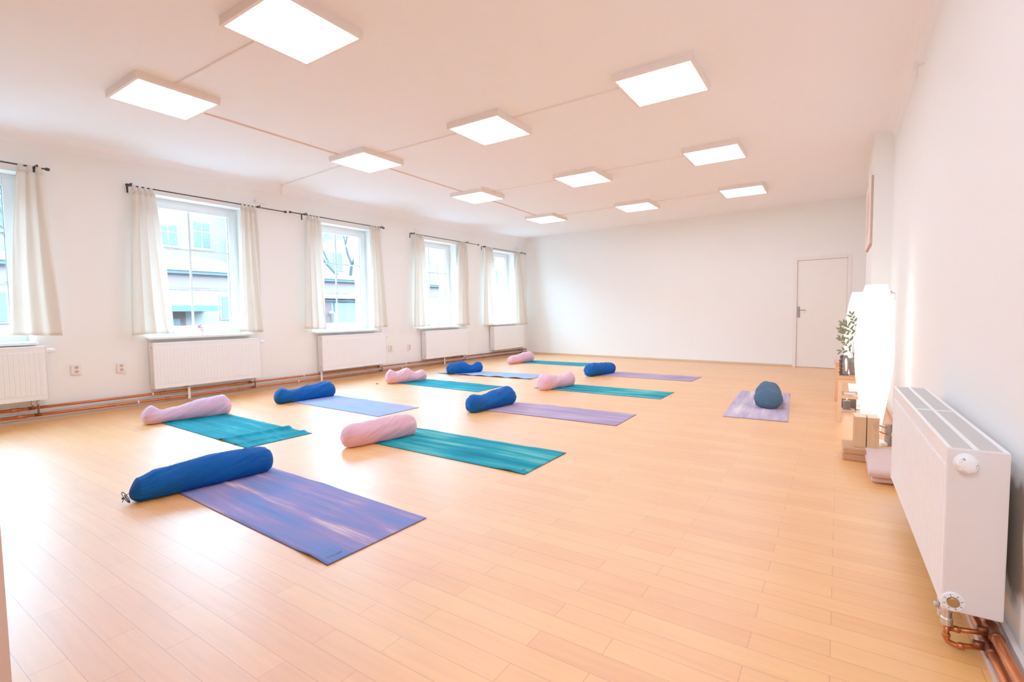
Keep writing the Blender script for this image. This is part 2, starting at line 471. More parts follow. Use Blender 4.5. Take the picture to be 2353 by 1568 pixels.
# baseboards
bm = bmesh.new()
bx(bm, 0.2, 11.4, -0.014, 0.0, 0.03, 0.105)      # painted board
ob = struct('baseboard_left', bm, M['trim_white'], loc=OL, rotz=ROTL, bevel=0.003)
bm = bmesh.new()
pts = [(0, 0), (-0.032, 0), (-0.032, 0.008), (-0.024, 0.024), (-0.012, 0.034), (0, 0.036)]
for s in (0,):
    va = [bm.verts.new((0.2, p[0], p[1])) for p in pts]; vb = [bm.verts.new((11.4, p[0], p[1])) for p in pts]
    for i in range(len(pts)-1): bm.faces.new((va[i], va[i+1], vb[i+1], vb[i]))
struct('trim_1', bm, M['trim_wood'], loc=OL, rotz=ROTL)
bm = bmesh.new(); bx(bm, 0.0, DX0-0.04, -0.018, 0, 0, 0.042); bx(bm, DX1+0.04, 7.6, -0.018, 0, 0, 0.042)
struct('baseboard_back', bm, M['trim_wood'], loc=OB, rotz=ROTB, bevel=0.004)
bm = bmesh.new(); bx(bm, XR-0.018, XR, 0.15, 7.03, 0.02, 0.085); bx(bm, 0.282, 0.30, 7.03, 8.5, 0, 0.05)
struct('baseboard_right', bm, M['trim_white'], bevel=0.003)
bm = bmesh.new(); bx(bm, 0.405, XR-0.018, 0.15, 3.9, 0.0, 0.022)
struct('trim_2', bm, M['trim_pink'], bevel=0.003)

# door
bm = bmesh.new()
f = 0.045
bx(bm, DX0-f, DX0+0.012, -0.014, 0.06, 0, DZ+f); bx(bm, DX1-0.012, DX1+f, -0.014, 0.06, 0, DZ+f); bx(bm, DX0+0.012, DX1-0.012, -0.014, 0.06, DZ-0.012, DZ+f)
struct('trim_3', bm, M['doorframe'], loc=OB, rotz=ROTB, bevel=0.004)
d1 = bpy.data.objects.new('door_1', None); C.objects.link(d1); d1.location = OB; d1.rotation_euler = (0, 0, ROTB); d1['kind'] = 'structure'
bm = bmesh.new(); bx(bm, DX0+0.016, DX1-0.016, 0.012, 0.05, 0.006, DZ-0.016); obj('door_leaf', bm, M['door'], d1, bevel=0.003)
bm = bmesh.new(); bx(bm, DX0+0.012, DX1-0.012, 0.052, 0.06, 0.0, DZ-0.012); obj('door_rebate', bm, M['door_gap'], d1)
hx = DX0 + 0.045
bm = bmesh.new()
prism(bm, [(hx-0.02+0.02*(1-math.cos(a)), 0) for a in (0,)] + [(hx-0.02, -0.002), (hx+0.02, -0.002), (hx+0.02, 0.013), (hx-0.02, 0.013)][1:] , 0.95, 1.17) if False else bx(bm, hx-0.02, hx+0.02, 0.002, 0.013, 0.955, 1.165)
hp = obj('handle_plate', bm, M['steel'], d1, bevel=0.008)
bm = bmesh.new(); tube(bm, [(hx, 0.006, 1.095), (hx, -0.035, 1.095), (hx+0.012, -0.045, 1.096), (hx+0.06, -0.046, 1.097), (hx+0.125, -0.042, 1.095)], 0.008, 10)
obj('door_lever', bm, M['steel'], d1, smooth=True)

# ------------------------------------------------------------------ windows
for i, (u0, u1, zs, zt) in enumerate(OPEN):
    w = bpy.data.objects.new('window_%d' % (i+1), None); C.objects.link(w); w.location = OL; w.rotation_euler = (0, 0, ROTL); w['kind'] = 'structure'
    D = 0.20
    # outer frame
    bm = bmesh.new(); a = 0.055
    bx(bm, u0, u0+a, D, D+0.07, zs, zt); bx(bm, u1-a, u1, D, D+0.07, zs, zt)
    bx(bm, u0+a, u1-a, D, D+0.07, zt-a, zt); bx(bm, u0+a, u1-a, D, D+0.07, zs, zs+a)
    obj('window_frame', bm, M['pvc'], w, bevel=0.004)
    # opening sash
    bm = bmesh.new(); a2 = a-0.008; s = 0.078; D2 = D-0.018
    X0, X1, Z0, Z1 = u0+a2, u1-a2, zs+a2, zt-a2
    bx(bm, X0, X0+s, D2, D+0.05, Z0, Z1); bx(bm, X1-s, X1, D2, D+0.05, Z0, Z1)
    bx(bm, X0+s, X1-s, D2, D+0.05, Z1-s, Z1); bx(bm, X0+s, X1-s, D2, D+0.05, Z0, Z0+s)
    sa = obj('sash', bm, M['pvc'], w, bevel=0.006)
    gx0, gx1, gz0, gz1 = X0+s, X1-s, Z0+s, Z1-s
    bm = bmesh.new()
    vs = [bm.verts.new((x, D+0.012, z)) for x, z in ((gx0, gz0), (gx1, gz0), (gx1, gz1), (gx0, gz1))]; bm.faces.new(vs)
    obj('pane', bm, M['glass'], sa)
    bm = bmesh.new(); xc = (gx0+gx1)/2; h = (gz1-gz0)/3
    bx(bm, xc-0.013, xc+0.013, D+0.018, D+0.030, gz0, gz1)
    for k in (1, 2): bx(bm, gx0, gx1, D+0.019, D+0.029, gz0+h*k-0.012, gz0+h*k+0.012)
    obj('glazing_bars', bm, M['pvc'], sa)
    bm = bmesh.new(); bx(bm, gx0-0.002, gx0+0.006, D+0.006, D+0.016, gz0, gz1, 0); bx(bm, gx1-0.006, gx1+0.002, D+0.006, D+0.016, gz0, gz1, 0)
    obj('gasket', bm, plain('grey_gasket', (120, 140, 146), 0.8), sa)
    bm = bmesh.new(); zc = (zs+zt)/2 - 0.07
    bx(bm, X1-0.055, X1-0.027, D2-0.012, D2, zc-0.035, zc+0.035); tube(bm, [(X1-0.041, D2-0.01, zc+0.01), (X1-0.041, D2-0.045, zc+0.01), (X1-0.041, D2-0.05, zc-0.005), (X1-0.041, D2-0.048, zc-0.11)], [0.009, 0.009, 0.01, 0.008], 8)
    obj('window_handle', bm, M['pvc'], sa, smooth=False)
    bm = bmesh.new()
    bx(bm, u0-0.015, u1+0.02, -0.105, D+0.0, zs-0.032, zs-0.002)
    obj('window_sill', bm, M['sill'], w, bevel=0.006)

# ------------------------------------------------------------------ radiators
def radiator(name, label, L, H, depth, loc, rotz, group, bottom_detail=True, knob='side', end_vis=True, ribs=True):
    """origin at lower near corner on the wall; local x along wall, -y into the room"""
    t = thing(name, label, 'radiator', loc, rotz, group)
    g = 0.035                          # gap to the wall
    y0, y1 = -(g+depth), -g
    # front panel with pressed ribs
    bm = bmesh.new()
    bx(bm, 0.006, L-0.006, y0+0.006, y0+0.022, 0.0, H-0.012)
    n = int(round((L-0.06)/0.0395)); p = (L-0.06)/n
    if ribs:
        for k in range(n):
            xa = 0.03+k*p+0.0015; xb = 0.03+(k+1)*p-0.0015
            za, zb = 0.045, H-0.06
            v = [bm.verts.new(q) for q in ((xa, y0+0.006, za), (xb, y0+0.006, za), (xb, y0+0.006, zb), (xa, y0+0.006, zb))]
            m_ = 0.0045
            yr = y0+0.0032
            v2 = [bm.verts.new(q) for q in ((xa+m_, yr, za+0.012), (xb-m_, yr, za+0.012), (xb-m_, yr, zb-0.008), (xa+m_, yr, zb-0.008))]
            bm.faces.new(v2)
            for a_ in range(4): bm.faces.new((v[a_], v[(a_+1) % 4], v2[(a_+1) % 4], v2[a_]))
    obj('front_panel', bm, M['white'], t, bevel=0.0)
    bm = bmesh.new(); bx(bm, 0.006, L-0.006, y1-0.022, y1-0.006, 0.0, H-0.012); obj('rear_panel', bm, M['white'], t)
    for xx in ((0.0, 0.012), (L-0.012, L)):
        bm = bmesh.new(); bx(bm, xx[0], xx[1], y0+0.004, y1, 0.0, H); obj('side_cover', bm, M['white_side'], t, bevel=0.004)
    # top cover: rim and mesh
    bm = bmesh.new(); r = 0.012
    bx(bm, 0.012, L-0.012, y0+0.004, y0+0.004+r, H-0.02, H); bx(bm, 0.012, L-0.012, y1-r, y1, H-0.02, H)
    ym = (y0+y1)/2; bx(bm, 0.012, L-0.012, ym-0.007, ym+0.007, H-0.015, H)
    nx = 2
    for k in range(1, nx):
        xx = L*k/nx; bx(bm, xx-0.006, xx+0.006, y0+0.016, y1-r, H-0.012, H)
    tg = obj('top_cover', bm, M['white'], t, bevel=0.003)
    bm = bmesh.new()
    bx(bm, 0.014, L-0.014, y0+0.012, y1-0.006, H-0.013, H-0.011)
    xx = 0.02
    while xx < L-0.02:
        bx(bm, xx, xx+0.006, y0+0.016, y1-r, H-0.010, H-0.003); xx += 0.0095
    obj('top_grille', bm, M['grille'], tg)
    # blanking plugs on the near end
    for zz in (0.055, H-0.055):
        bm = bmesh.new(); lathe(bm, [(0.014, 0), (0.014, -0.005), (0.009, -0.007), (0.008, -0.004)], 16, cx=0.0, cy=y0+0.045, cz=zz, axis='x')
        pl = obj('blanking_plug', bm, M['chrome'], t, smooth=False)
    # thermostat head at the far end
    zk = H-0.055
    bm = bmesh.new()
    lathe(bm, [(0.026, 0.0), (0.027, 0.006), (0.023, 0.01), (0.026, 0.018), (0.028, 0.034), (0.026, 0.058), (0.020, 0.074), (0.010, 0.080)] if name != 'x' else [], 24, cx=L, cy=y0+0.05, cz=zk, axis='x')
    th = obj('thermostat_head', bm, M['white'], t, smooth=True)
    # valve pair and risers
    return t, y0, y1

RAD = [(0.275, 1.36, 0.245), (2.61, 1.36, 0.215), (4.985, 1.36, 0.195), (7.38, 1.36, 0.185), (9.71, 1.37, 0.207)]
rl = ['white ribbed panel radiator at the far left, cut off by the picture edge',
      'white ribbed panel radiator under the large window with the pink flower pot',
      'white ribbed panel radiator under the window that shows bare tree branches',
      'white panel radiator just past the paired sockets, second from the far corner',
      'white panel radiator closest to the far corner of the room']
proto = None
for i, (u, L, z) in enumerate(RAD):
    loc = PL(u, 0, z)
    if proto is None:
        proto, ry0, ry1 = radiator('panel_radiator', rl[0], 1.36, 0.575, 0.125, loc, ROTL, 'radiators under the windows')
    else:
        dup(proto, loc, ROTL, rl[i])

# copper heating pipes on the left wall, with fittings
WP = 0.055
Z1, Z2 = 0.140, 0.066
def pipe_fix(u): return 0.0
t = thing('heating_pipe', 'upper copper heating pipe running low along the window wall', 'pipe', OL, ROTL)
bm = bmesh.new(); tube(bm, [(0.16, -WP, Z1+0.02), (2.5, -WP, Z1+0.008), (6, -WP, Z1), (11.30, -WP, Z1-0.012)], 0.016, 14); obj('tube', bm, M['copper'], t, smooth=True)
t2 = thing('heating_pipe', 'lower copper heating pipe running low along the window wall', 'pipe', OL, ROTL)
bm = bmesh.new(); tube(bm, [(0.16, -WP-0.008, Z2+0.016), (2.5, -WP-0.008, Z2+0.005), (6, -WP-0.008, Z2-0.004), (11.30, -WP-0.008, Z2-0.012)], 0.0165, 14); obj('tube', bm, M['copper'], t2, smooth=True)
def zline(u, k):
    a, b_, c, d = ((0.16, 0.160), (2.5, 0.148), (6, 0.140), (11.3, 0.128)) if k == 0 else ((0.16, 0.082), (2.5, 0.071), (6, 0.062), (11.3, 0.054))
    P = (a, b_, c, d)
    for q in range(3):
        if P[q][0] <= u <= P[q+1][0]:
            s = (u-P[q][0])/(P[q+1][0]-P[q][0]); return P[q][1]*(1-s)+P[q+1][1]*s
    return d[1]
for k, tt, us in ((0, t, (1.38, 2.73, 3.65, 5.95, 7.0, 8.3, 9.3)), (1, t2, (1.42, 2.20, 2.78, 3.70, 6.02, 7.1, 8.38, 9.4))):
    for u in us:
        bm = bmesh.new(); yy = -WP-(0.008 if k else 0); zz = zline(u, k)
        lathe(bm, [(0.017, -0.035), (0.0205, -0.033), (0.0205, -0.022), (0.0185, -0.02), (0.0185, 0.02), (0.0205, 0.022), (0.0205, 0.033), (0.017, 0.035)], 14, cx=u, cy=yy, cz=zz, axis='x')
        obj('coupling', bm, M['copper'], tt, smooth=True)
    for u in ((1.05, 2.62, 4.7, 6.9) if k == 0 else (1.16, 2.46, 4.6, 6.8)):
        bm = bmesh.new(); yy = -WP-(0.008 if k else 0); zz = zline(u, k)
        lathe(bm, [(0.0170, -0.008), (0.0195, -0.007), (0.0195, 0.007), (0.0170, 0.008)], 12, cx=u, cy=yy, cz=zz, axis='x')
        bx(bm, u-0.007, u+0.007, yy+0.012, 0.0, zz-0.006, zz+0.006)
        obj('pipe_clip', bm, M['wire_white'], tt)
# white holders that carry both pipes under three radiators
lab = {3.02: 'white bracket holding the copper pipes below the radiator under the large window',
       5.0: 'white bracket holding the copper pipes below the near end of the third radiator',
       8.0: 'white bracket holding the copper pipes below the fourth radiator'}
for u in (3.02, 5.0, 8.0):
    bm = bmesh.new(); zz = (zline(u, 0)+zline(u, 1))/2
    bx(bm, u-0.016, u+0.016, -0.096, -0.088, zz-0.075, zz+0.085); bx(bm, u-0.016, u+0.016, -0.096, 0.0, zz+0.078, zz+0.085)
    o = obj('pipe_bracket', bm, M['wire_white'], bevel=0.002); o.location = OL; o.rotation_euler = (0, 0, ROTL)
    tag(o, lab[u], 'bracket', 'white pipe brackets on the window wall')
# connection sets below the far ends of the radiators
vl = ['grey valve pair with copper tails under the far left radiator',
      'grey valve pair with copper tails under the radiator below the large window',
      'grey valve pair with copper tails under the third radiator from the left',
      'grey valve pair with copper tails under the fourth radiator',
      'grey valve pair with copper tails under the corner radiator']
for i, (u, L, z) in enumerate(RAD):
    uu = u+L-0.09
    t = thing('valve_set', vl[i], 'valve', OL, ROTL, 'valve sets under the window radiators')
    for k in (0, 1):
        x = uu + k*0.045 - 0.045; zt = z; 
        bm = bmesh.new()
        lathe(bm, [(0.014, 0.0), (0.014, -0.012), (0.010, -0.014), (0.010, -0.03), (0.013, -0.033), (0.013, -0.05), (0.009, -0.054)], 12, cx=x, cy=-0.125, cz=zt)
        lathe(bm, [(0.008, 0), (0.008, -0.018), (0.005, -0.02)], 10, cx=x, cy=-0.135, cz=zt-0.035, axis='y')
        obj('valve', bm, M['chrome'], t, smooth=True)
        zl = zline(uu, k); yp = -WP-(0.008 if k else 0)
        bm = bmesh.new()
        pth = [(x, -0.125, zt-0.05), (x, -0.125, zl+0.012), (x+0.002, -0.115, zl), (x+0.004, yp, zl)]
        tube(bm, pth, 0.0085, 10); 
        lathe(bm, [(0.0175, -0.028), (0.0175, 0.028)], 12, cx=x+0.004, cy=yp, cz=zl, axis='x')
        obj('copper_tail', bm, M['copper_dark'], t, smooth=True)

# right radiator, close to the camera (type with knurled controls on its end)
a_r = math.radians(-90 + 1.17)
RL = 1.47; RH = 0.53; RDp = 0.150
near = Vector((0.444+0.035, 2.05, 0.143))
dirr = Vector((math.cos(a_r), math.sin(a_r), 0))
origin = near - dirr*RL
t, ry0, ry1 = radiator('panel_radiator', 'large white panel radiator on the right wall close to the camera', RL, RH, RDp, origin, a_r, None)
for o in [c for c in bpy.data.objects if c.parent == t]:
    if o.name.startswith('thermostat_head'):
        bpy.data.objects.remove(o)
yk = ry0+0.046; zk = RH-0.043
bm = bmesh.new()
lathe(bm, [(0.030, 0.0), (0.030, 0.004), (0.026, 0.006)], 28, cx=RL, cy=yk, cz=zk, axis='x'); obj('knob_collar', bm, M['white'], t, smooth=False)
bm = bmesh.new()
rings = []
prof = [(0.0255, 0.005), (0.0265, 0.010), (0.0270, 0.022), (0.0255, 0.034), (0.0215, 0.040), (0.008, 0.042)]
seg = 48
for r, x in prof:
    ring = []
    for k in range(seg):
        a = 2*pi*k/seg
        rr = r*(1 - 0.13*max(0, math.cos(4*a))**3*(1 if 0.012 < x < 0.041 else 0.1))
        ring.append(bm.verts.new((RL+x, yk+rr*math.cos(a+0.4), zk+rr*math.sin(a+0.4))))
    rings.append(ring)
for i in range(len(rings)-1):
    for k in range(seg): bm.faces.new((rings[i][k], rings[i][(k+1) % seg], rings[i+1][(k+1) % seg], rings[i+1][k]))
bm.faces.new(rings[-1])
kn = obj('thermostat_head', bm, M['white'], t, smooth=True)
for (ca, n_) in ((2.25, 5), (-0.1, 5), (-2.0, 5)):
    bm = bmesh.new()
    for q in range(n_):
        a = ca + (q-2)*0.15
        r1, r2 = 0.0185, 0.0245
        p1 = Vector((RL+0.0405, yk+r1*math.cos(a), zk+r1*math.sin(a))); p2 = Vector((RL+0.035, yk+r2*math.cos(a), zk+r2*math.sin(a)))
        tube(bm, [p1, p2], 0.0009, 6)
    obj('knob_slots', bm, M['hole'], kn)
# lower dial
zd = 0.033; yd = ry0+0.030
bm = bmesh.new(); lathe(bm, [(0.031, 0.0), (0.031, 0.004), (0.029, 0.006), (0.017, 0.007), (0.016, 0.003)], 36, cx=RL, cy=yd, cz=zd, axis='x'); dl = obj('control_dial', bm, M['white'], t)
bm = bmesh.new(); lathe(bm, [(0.0150, 0.002), (0.0150, 0.010), (0.013, 0.0115), (0.004, 0.0115)], 28, cx=RL, cy=yd, cz=zd, axis='x'); obj('brass_cap', bm, M['brass'], dl)
bm = bmesh.new()
for q in range(8):
    a = q*pi/4+0.3
    tube(bm, [(RL+0.0075, yd+0.019*math.cos(a), zd+0.019*math.sin(a)), (RL+0.0068, yd+0.026*math.cos(a), zd+0.026*math.sin(a))], 0.0008, 6)
obj('dial_marks', bm, M['hole'], dl)
# valve body under the right radiator, with copper tails to the wall pipes
def RW(x, y, z): return origin + Vector((math.cos(a_r)*x - math.sin(a_r)*y, math.sin(a_r)*x + math.cos(a_r)*y, z))
t = thing('valve_set', 'nickel valve with two copper tails under the right radiator', 'valve', origin, a_r)
xv = RL-0.030; yv = ry0+0.022
bm = bmesh.new()
for xx in (xv-0.05, xv):
    lathe(bm, [(0.015, 0.02), (0.015, 0.0), (0.018, -0.003), (0.018, -0.012), (0.013, -0.016), (0.013, -0.036), (0.0165, -0.039), (0.0165, -0.060), (0.012, -0.064)], 20, cx=xx, cy=yv, cz=0.0)
bx(bm, xv-0.05, xv, yv-0.010, yv+0.010, -0.036, -0.018)
lathe(bm, [(0.010, 0.0), (0.010, -0.012), (0.006, -0.014)], 14, cx=xv-0.05, cy=yv-0.012, cz=-0.026, axis='y')
obj('valve', bm, M['chrome'], t, smooth=False, bevel=0.001)
pA = 0.042; pB = 0.084     # heights of the two wall pipes
def arc(p0, c, p1, n=6):
    return [((1-s)**2*Vector(p0) + 2*(1-s)*s*Vector(c) + s*s*Vector(p1)) for s in [i/n for i in range(n+1)]]
zb = 0.143
# tail 1 (near): down and back with an elbow to pipe A
bm = bmesh.new()
ze = 0.020-zb
p = [Vector((xv, yv, -0.06)), Vector((xv, yv, ze+0.022))] + arc((xv, yv, ze+0.022), (xv, yv, ze), (xv+0.002, yv+0.026, ze)) + [Vector((xv+0.004, -0.06, pA-zb-0.004))]
tube(bm, p, 0.0085, 16)
lathe(bm, [(0.0088, 0.008), (0.0115, 0.006), (0.0115, -0.002), (0.0095, -0.004)], 16, cx=xv, cy=yv, cz=ze+0.024)
lathe(bm, [(0.0088, -0.010), (0.0115, -0.008), (0.0115, 0.008), (0.0088, 0.010)], 16, cx=xv+0.002, cy=yv+0.036, cz=ze+0.001, axis='y')
obj('copper_tail', bm, M['copper'], t, smooth=True)
bm = bmesh.new()
p = [Vector((xv-0.006, yv+0.006, 0.066-zb)), Vector((xv-0.016, -0.050, pB-zb-0.006))]
tube(bm, p, 0.0078, 16)
lathe(bm, [(0.0078, -0.010), (0.0105, -0.008), (0.0105, 0.008), (0.0078, 0.010)], 16, cx=xv-0.008, cy=yv+0.026, cz=0.068-zb, axis='y')
obj('copper_tail', bm, M['copper'], t, smooth=True)
# wall pipes on the right side
for nm, yy, zz, rr, tee, lb in (('A', -0.060, pA, 0.0125, xv+0.004, 'lower copper heating pipe beside the floor under the right radiator'),
                            ('B', -0.047, pB, 0.0150, xv-0.016, 'upper copper heating pipe against the right wall under the radiator')):
    t = thing('heating_pipe', lb, 'pipe', origin, a_r)
    bm = bmesh.new(); tube(bm, [(-0.1, yy, zz-zb), (RL+1.1, yy, zz-zb)], rr, 18); obj('tube', bm, M['copper'], t, smooth=True)
    bm = bmesh.new()
    lathe(bm, [(rr+0.001, -0.045), (rr+0.0045, -0.042), (rr+0.0045, -0.030), (rr+0.0025, -0.028), (rr+0.0025, 0.028), (rr+0.0045, 0.030), (rr+0.0045, 0.042), (rr+0.001, 0.045)], 18, cx=tee, cy=yy, cz=zz-zb, axis='x')
    lathe(bm, [(0.012, 0.0), (0.012, -0.03), (0.009, -0.032)], 16, cx=tee, cy=yy-0.008, cz=zz-zb, axis='y')
    obj('tee_fitting', bm, M['copper_dark'], t, smooth=True)
    for xx in (0.5, RL+0.45):
        bm = bmesh.new(); lathe(bm, [(rr+0.0005, -0.01), (rr+0.003, -0.008), (rr+0.003, 0.008), (rr+0.0005, 0.01)], 14, cx=xx, cy=yy, cz=zz-zb, axis='x'); obj('pipe_clip', bm, M['wire_white'], t)

# ------------------------------------------------------------------ curtain rods
RW_ = 0.085; RZ = 2.705
rods = [(0.05, 1.745, (0.12, 1.66), (1,), 'black curtain rod at the far left window, mostly outside the picture', 0.02),
        (2.475, 4.47, (2.49, 4.05), (0, 1), 'long black curtain rod over the large window, sticking out far to its right', 0.0),
        (4.565, 6.40, (4.80, 6.34), (0, 1), 'black curtain rod over the window with the bare tree', 0.01),
        (7.125, 9.235, (7.15, 8.80), (0, 1), 'black curtain rod over the fourth window, past its right curtain', 0.0),
        (9.45, 11.24, (9.46, 11.05), (0, 1), 'black curtain rod over the window nearest the far corner', -0.025)]
for a, b_, br, ends, lb, dz in rods:
    t = thing('curtain_rod', lb, 'curtain rod', OL, ROTL, 'black curtain rods')
    z = RZ+dz
    bm = bmesh.new(); tube(bm, [(a, -RW_, z), (b_, -RW_, z)], 0.0085, 12); obj('rod', bm, M['black'], t, smooth=True)
    for e in ends:
        x = (a, b_)[e]; s = (-1, 1)[e]
        bm = bmesh.new(); lathe(bm, [(0.012, -0.012*s), (0.017, -0.008*s), (0.018, 0.012*s), (0.016, 0.024*s), (0.006, 0.028*s)], 16, cx=x, cy=-RW_, cz=z, axis='x'); obj('end_cap', bm, M['black'], t, smooth=True)
    for x in br:
        bm = bmesh.new()
        bx(bm, x-0.010, x+0.010, -0.006, 0.0, z-0.075, z+0.02)
        bx(bm, x-0.007, x+0.007, -0.150, -0.004, z+0.010, z+0.018)
        tube(bm, [(x, -RW_, z+0.018), (x, -RW_, z-0.012)], 0.011, 10)
        tube(bm, [(x, -0.135, z+0.018), (x, -0.135, z-0.004)], 0.008, 8)
        obj('rod_bracket', bm, M['black'], t)

# ------------------------------------------------------------------ curtains
def curtain(label, t0, t1, b0, b1, seed, zb=0.885, ztop=2.655, ntab=4, dz=0.0, pleats=5):
    rnd = random.Random(seed)
    t = thing('curtain', label, 'curtain', OL, ROTL, 'cream tab top curtains')
    nu, nv = 90, 40
    ph = rnd.random()*6; ph2 = rnd.random()*6
    bm = bmesh.new(); g = []
    for j in range(nv+1):
        v = j/nv; row = []
        for i in range(nu+1):
            s = i/nu
            k = v**0.85
            x = (t0+(t1-t0)*s)*(1-k) + (b0+(b1-b0)*s)*k
            amp = 0.016 + 0.020*v
            ss = s + 0.03*math.sin(3.1*v+ph)
            y = -RW_ - 0.012 - 0.045*v + amp*math.sin(2*pi*pleats*ss*(1-0.12*v) + ph) + 0.010*v*math.sin(2*pi*2.1*s+ph2)
            y += 0.006*noise.noise(Vector((x*6, v*3, seed)))
            x += 0.006*math.cos(2*pi*pleats*s+ph)
            sag = 0.014*abs(math.sin(pi*ntab*s))*(1-v)**6
            z = ztop+dz - sag + (zb+dz - ztop)*v + 0.008*v*math.sin(4*s+ph)
            row.append(bm.verts.new((x, y, z)))
        g.append(row)
    for j in range(nv):
        for i in range(nu): bm.faces.new((g[j][i], g[j][i+1], g[j+1][i+1], g[j+1][i]))
    o = obj('curtain_panel', bm, M['curtain'], t, smooth=True)
    md = o.modifiers.new('solid', 'SOLIDIFY'); md.thickness = 0.0015
    wtab = min(0.05, (t1-t0)/ntab*0.62)
    for q in range(ntab):
        xc = t0 + (t1-t0)*(q+0.5)/ntab
        bm = bmesh.new(); prof = []
        for a in range(0, 9):
            an = -0.15*pi + a/8*1.3*pi
            prof.append((-RW_ - 0.013*math.cos(an), RZ+0.002 + 0.013*math.sin(an)))
        prof = [(-RW_-0.016, ztop-0.035)] + prof[0:] + [(-RW_+0.006, ztop-0.03)]
        va = [bm.verts.new((xc-wtab/2 + 0.004*rnd.uniform(-1, 1), p_[0], p_[1]+dz)) for p_ in prof]; vb = [bm.verts.new((xc+wtab/2, p_[0], p_[1]+dz)) for p_ in prof]
        for k in range(len(prof)-1): bm.faces.new((va[k], va[k+1], vb[k+1], vb[k]))
        tb = obj('curtain_tab', bm, M['curtain'], t, smooth=True)
        md = tb.modifiers.new('solid', 'SOLIDIFY'); md.thickness = 0.0015
    return t
curtain('cream curtain at the far left window, flaring out towards the bottom', 1.505, 1.715, 1.355, 1.765, 1, zb=0.895, ntab=3, pleats=3, dz=0.02)
curtain('cream curtain on the left side of the large window with the pink flower', 2.50, 2.735, 2.40, 2.86, 2, zb=0.90, ntab=4, pleats=4)
curtain('narrow cream curtain on the right side of the large window with the pink flower', 3.795, 4.02, 3.69, 4.045, 3, zb=0.885, ntab=4, pleats=3.4)
curtain('cream curtain on the left side of the window that shows the bare tree', 4.84, 5.07, 4.715, 5.115, 4, zb=0.89, ntab=4, pleats=3.5)
curtain('cream curtain on the right side of the window that shows the bare tree', 6.08, 6.33, 6.03, 6.395, 5, zb=0.875, ntab=4, pleats=4)
curtain('cream curtain on the left side of the fourth window from the camera', 7.18, 7.44, 7.065, 7.55, 6, zb=0.875, ntab=4, pleats=4, dz=-0.01)
curtain('cream curtain on the right side of the fourth window from the camera', 8.56, 8.805, 8.27, 8.83, 7, zb=0.875, ntab=4, pleats=4.5, dz=-0.01)
curtain('cream curtain on the left side of the window nearest the far corner', 9.49, 9.81, 9.35, 9.985, 8, zb=0.875, ntab=5, pleats=4, dz=-0.03)
curtain('cream curtain hanging next to the far corner of the room', 10.82, 10.99, 10.52, 11.235, 9, zb=0.875, ntab=3, pleats=4, dz=-0.03)

# white junction boxes above the rods
for u, lb in ((4.13, 'small white box on the wall above the rod of the large window'), (7.35, 'small white box on the wall above the rod of the fourth window'), (10.97, 'small white box on the wall above the rod nearest the corner')):
    bm = bmesh.new(); bx(bm, u-0.075, u+0.075, -0.030, 0, 2.785, 2.832)
    o = obj('junction_box', bm, M['socket'], bevel=0.004); o.location = OL; o.rotation_euler = (0, 0, ROTL); tag(o, lb, 'box', 'junction boxes above the curtain rods')

# double sockets
def socket(label, u, z):
    t = thing('wall_socket', label, 'socket', PL(u, 0, z), ROTL, 'double wall sockets')
    bm = bmesh.new(); bx(bm, -0.045, 0.045, -0.022, 0, -0.058, 0.058); obj('cover_plate', bm, M['socket'], t, bevel=0.005)
    for zz in (0.024, -0.024):
        bm = bmesh.new()
        lathe(bm, [(0.0195, -0.0235), (0.0195, -0.0225)], 24, cx=0, cy=0, cz=zz, axis='y')
        i_ = obj('socket_insert', bm, M['socket_in'], t)
        bm = bmesh.new()
        for xx, z2 in ((-0.0095, 0), (0.0095, 0), (0, 0.010)):
            lathe(bm, [(0.0033, -0.0255), (0.0033, -0.0236)], 10, cx=xx, cy=0, cz=zz+z2, axis='y')
        obj('pin_holes', bm, M['hole'], i_)
    return t
socket('double wall socket next to the far left radiator', 1.905, 0.527)
socket('double wall socket closer to the radiator of the large window', 2.325, 0.507)
socket('double wall socket right beside the third radiator', 6.57, 0.462)
socket('double wall socket right before the fourth radiator', 7.05, 0.452)

# plants and pots on the sills
def flowerpot(label, u, z, r, h, kind):
    t = thing('flower_pot', label, 'flower pot', PL(u, 0.02, z), ROTL)
    bm = bmesh.new(); lathe(bm, [(r*0.72, 0), (r*0.8, h*0.1), (r, h), (r*0.9, h), (r*0.85, h*0.9)], 20); obj('pot', bm, M['potwhite'], t, smooth=True)
    if kind:
        bm = bmesh.new()
        for k in range(9):
            a = k*2.4; rr = r*0.55*math.sqrt(k/9)
            ball(bm, (rr*math.cos(a)-0.01, rr*math.sin(a), h+0.015+0.012*(k % 3)), r*0.26, 1, 1, 0.7, 8, 6)
        obj('blossoms', bm, M['flower'] if kind == 1 else M['flower_white'], t, smooth=True)
        bm = bmesh.new()
        for k in range(6):
            a = k*1.05; 
            tube(bm, [(0, 0, h*0.85), (r*0.5*math.cos(a), r*0.5*math.sin(a), h+0.012), (r*1.1*math.cos(a), r*1.1*math.sin(a), h+0.010)], [0.002, 0.005, 0.001], 6)
        obj('leaves', bm, M['leaf'] if kind == 1 else M['flower_white'], t, smooth=True)
zsl = OPEN[1][2]-0.002
flowerpot('white flower pot with a pink bloom on the sill of the large window', 3.225, zsl, 0.047, 0.098, 1)
flowerpot('white flower pot with pale blooms on the sill of the fourth window', 7.885, OPEN[3][2]-0.002, 0.050, 0.11, 2)
flowerpot('tiny white pot on the sill of the corner window', 10.19, OPEN[4][2]-0.002, 0.035, 0.07, 0)

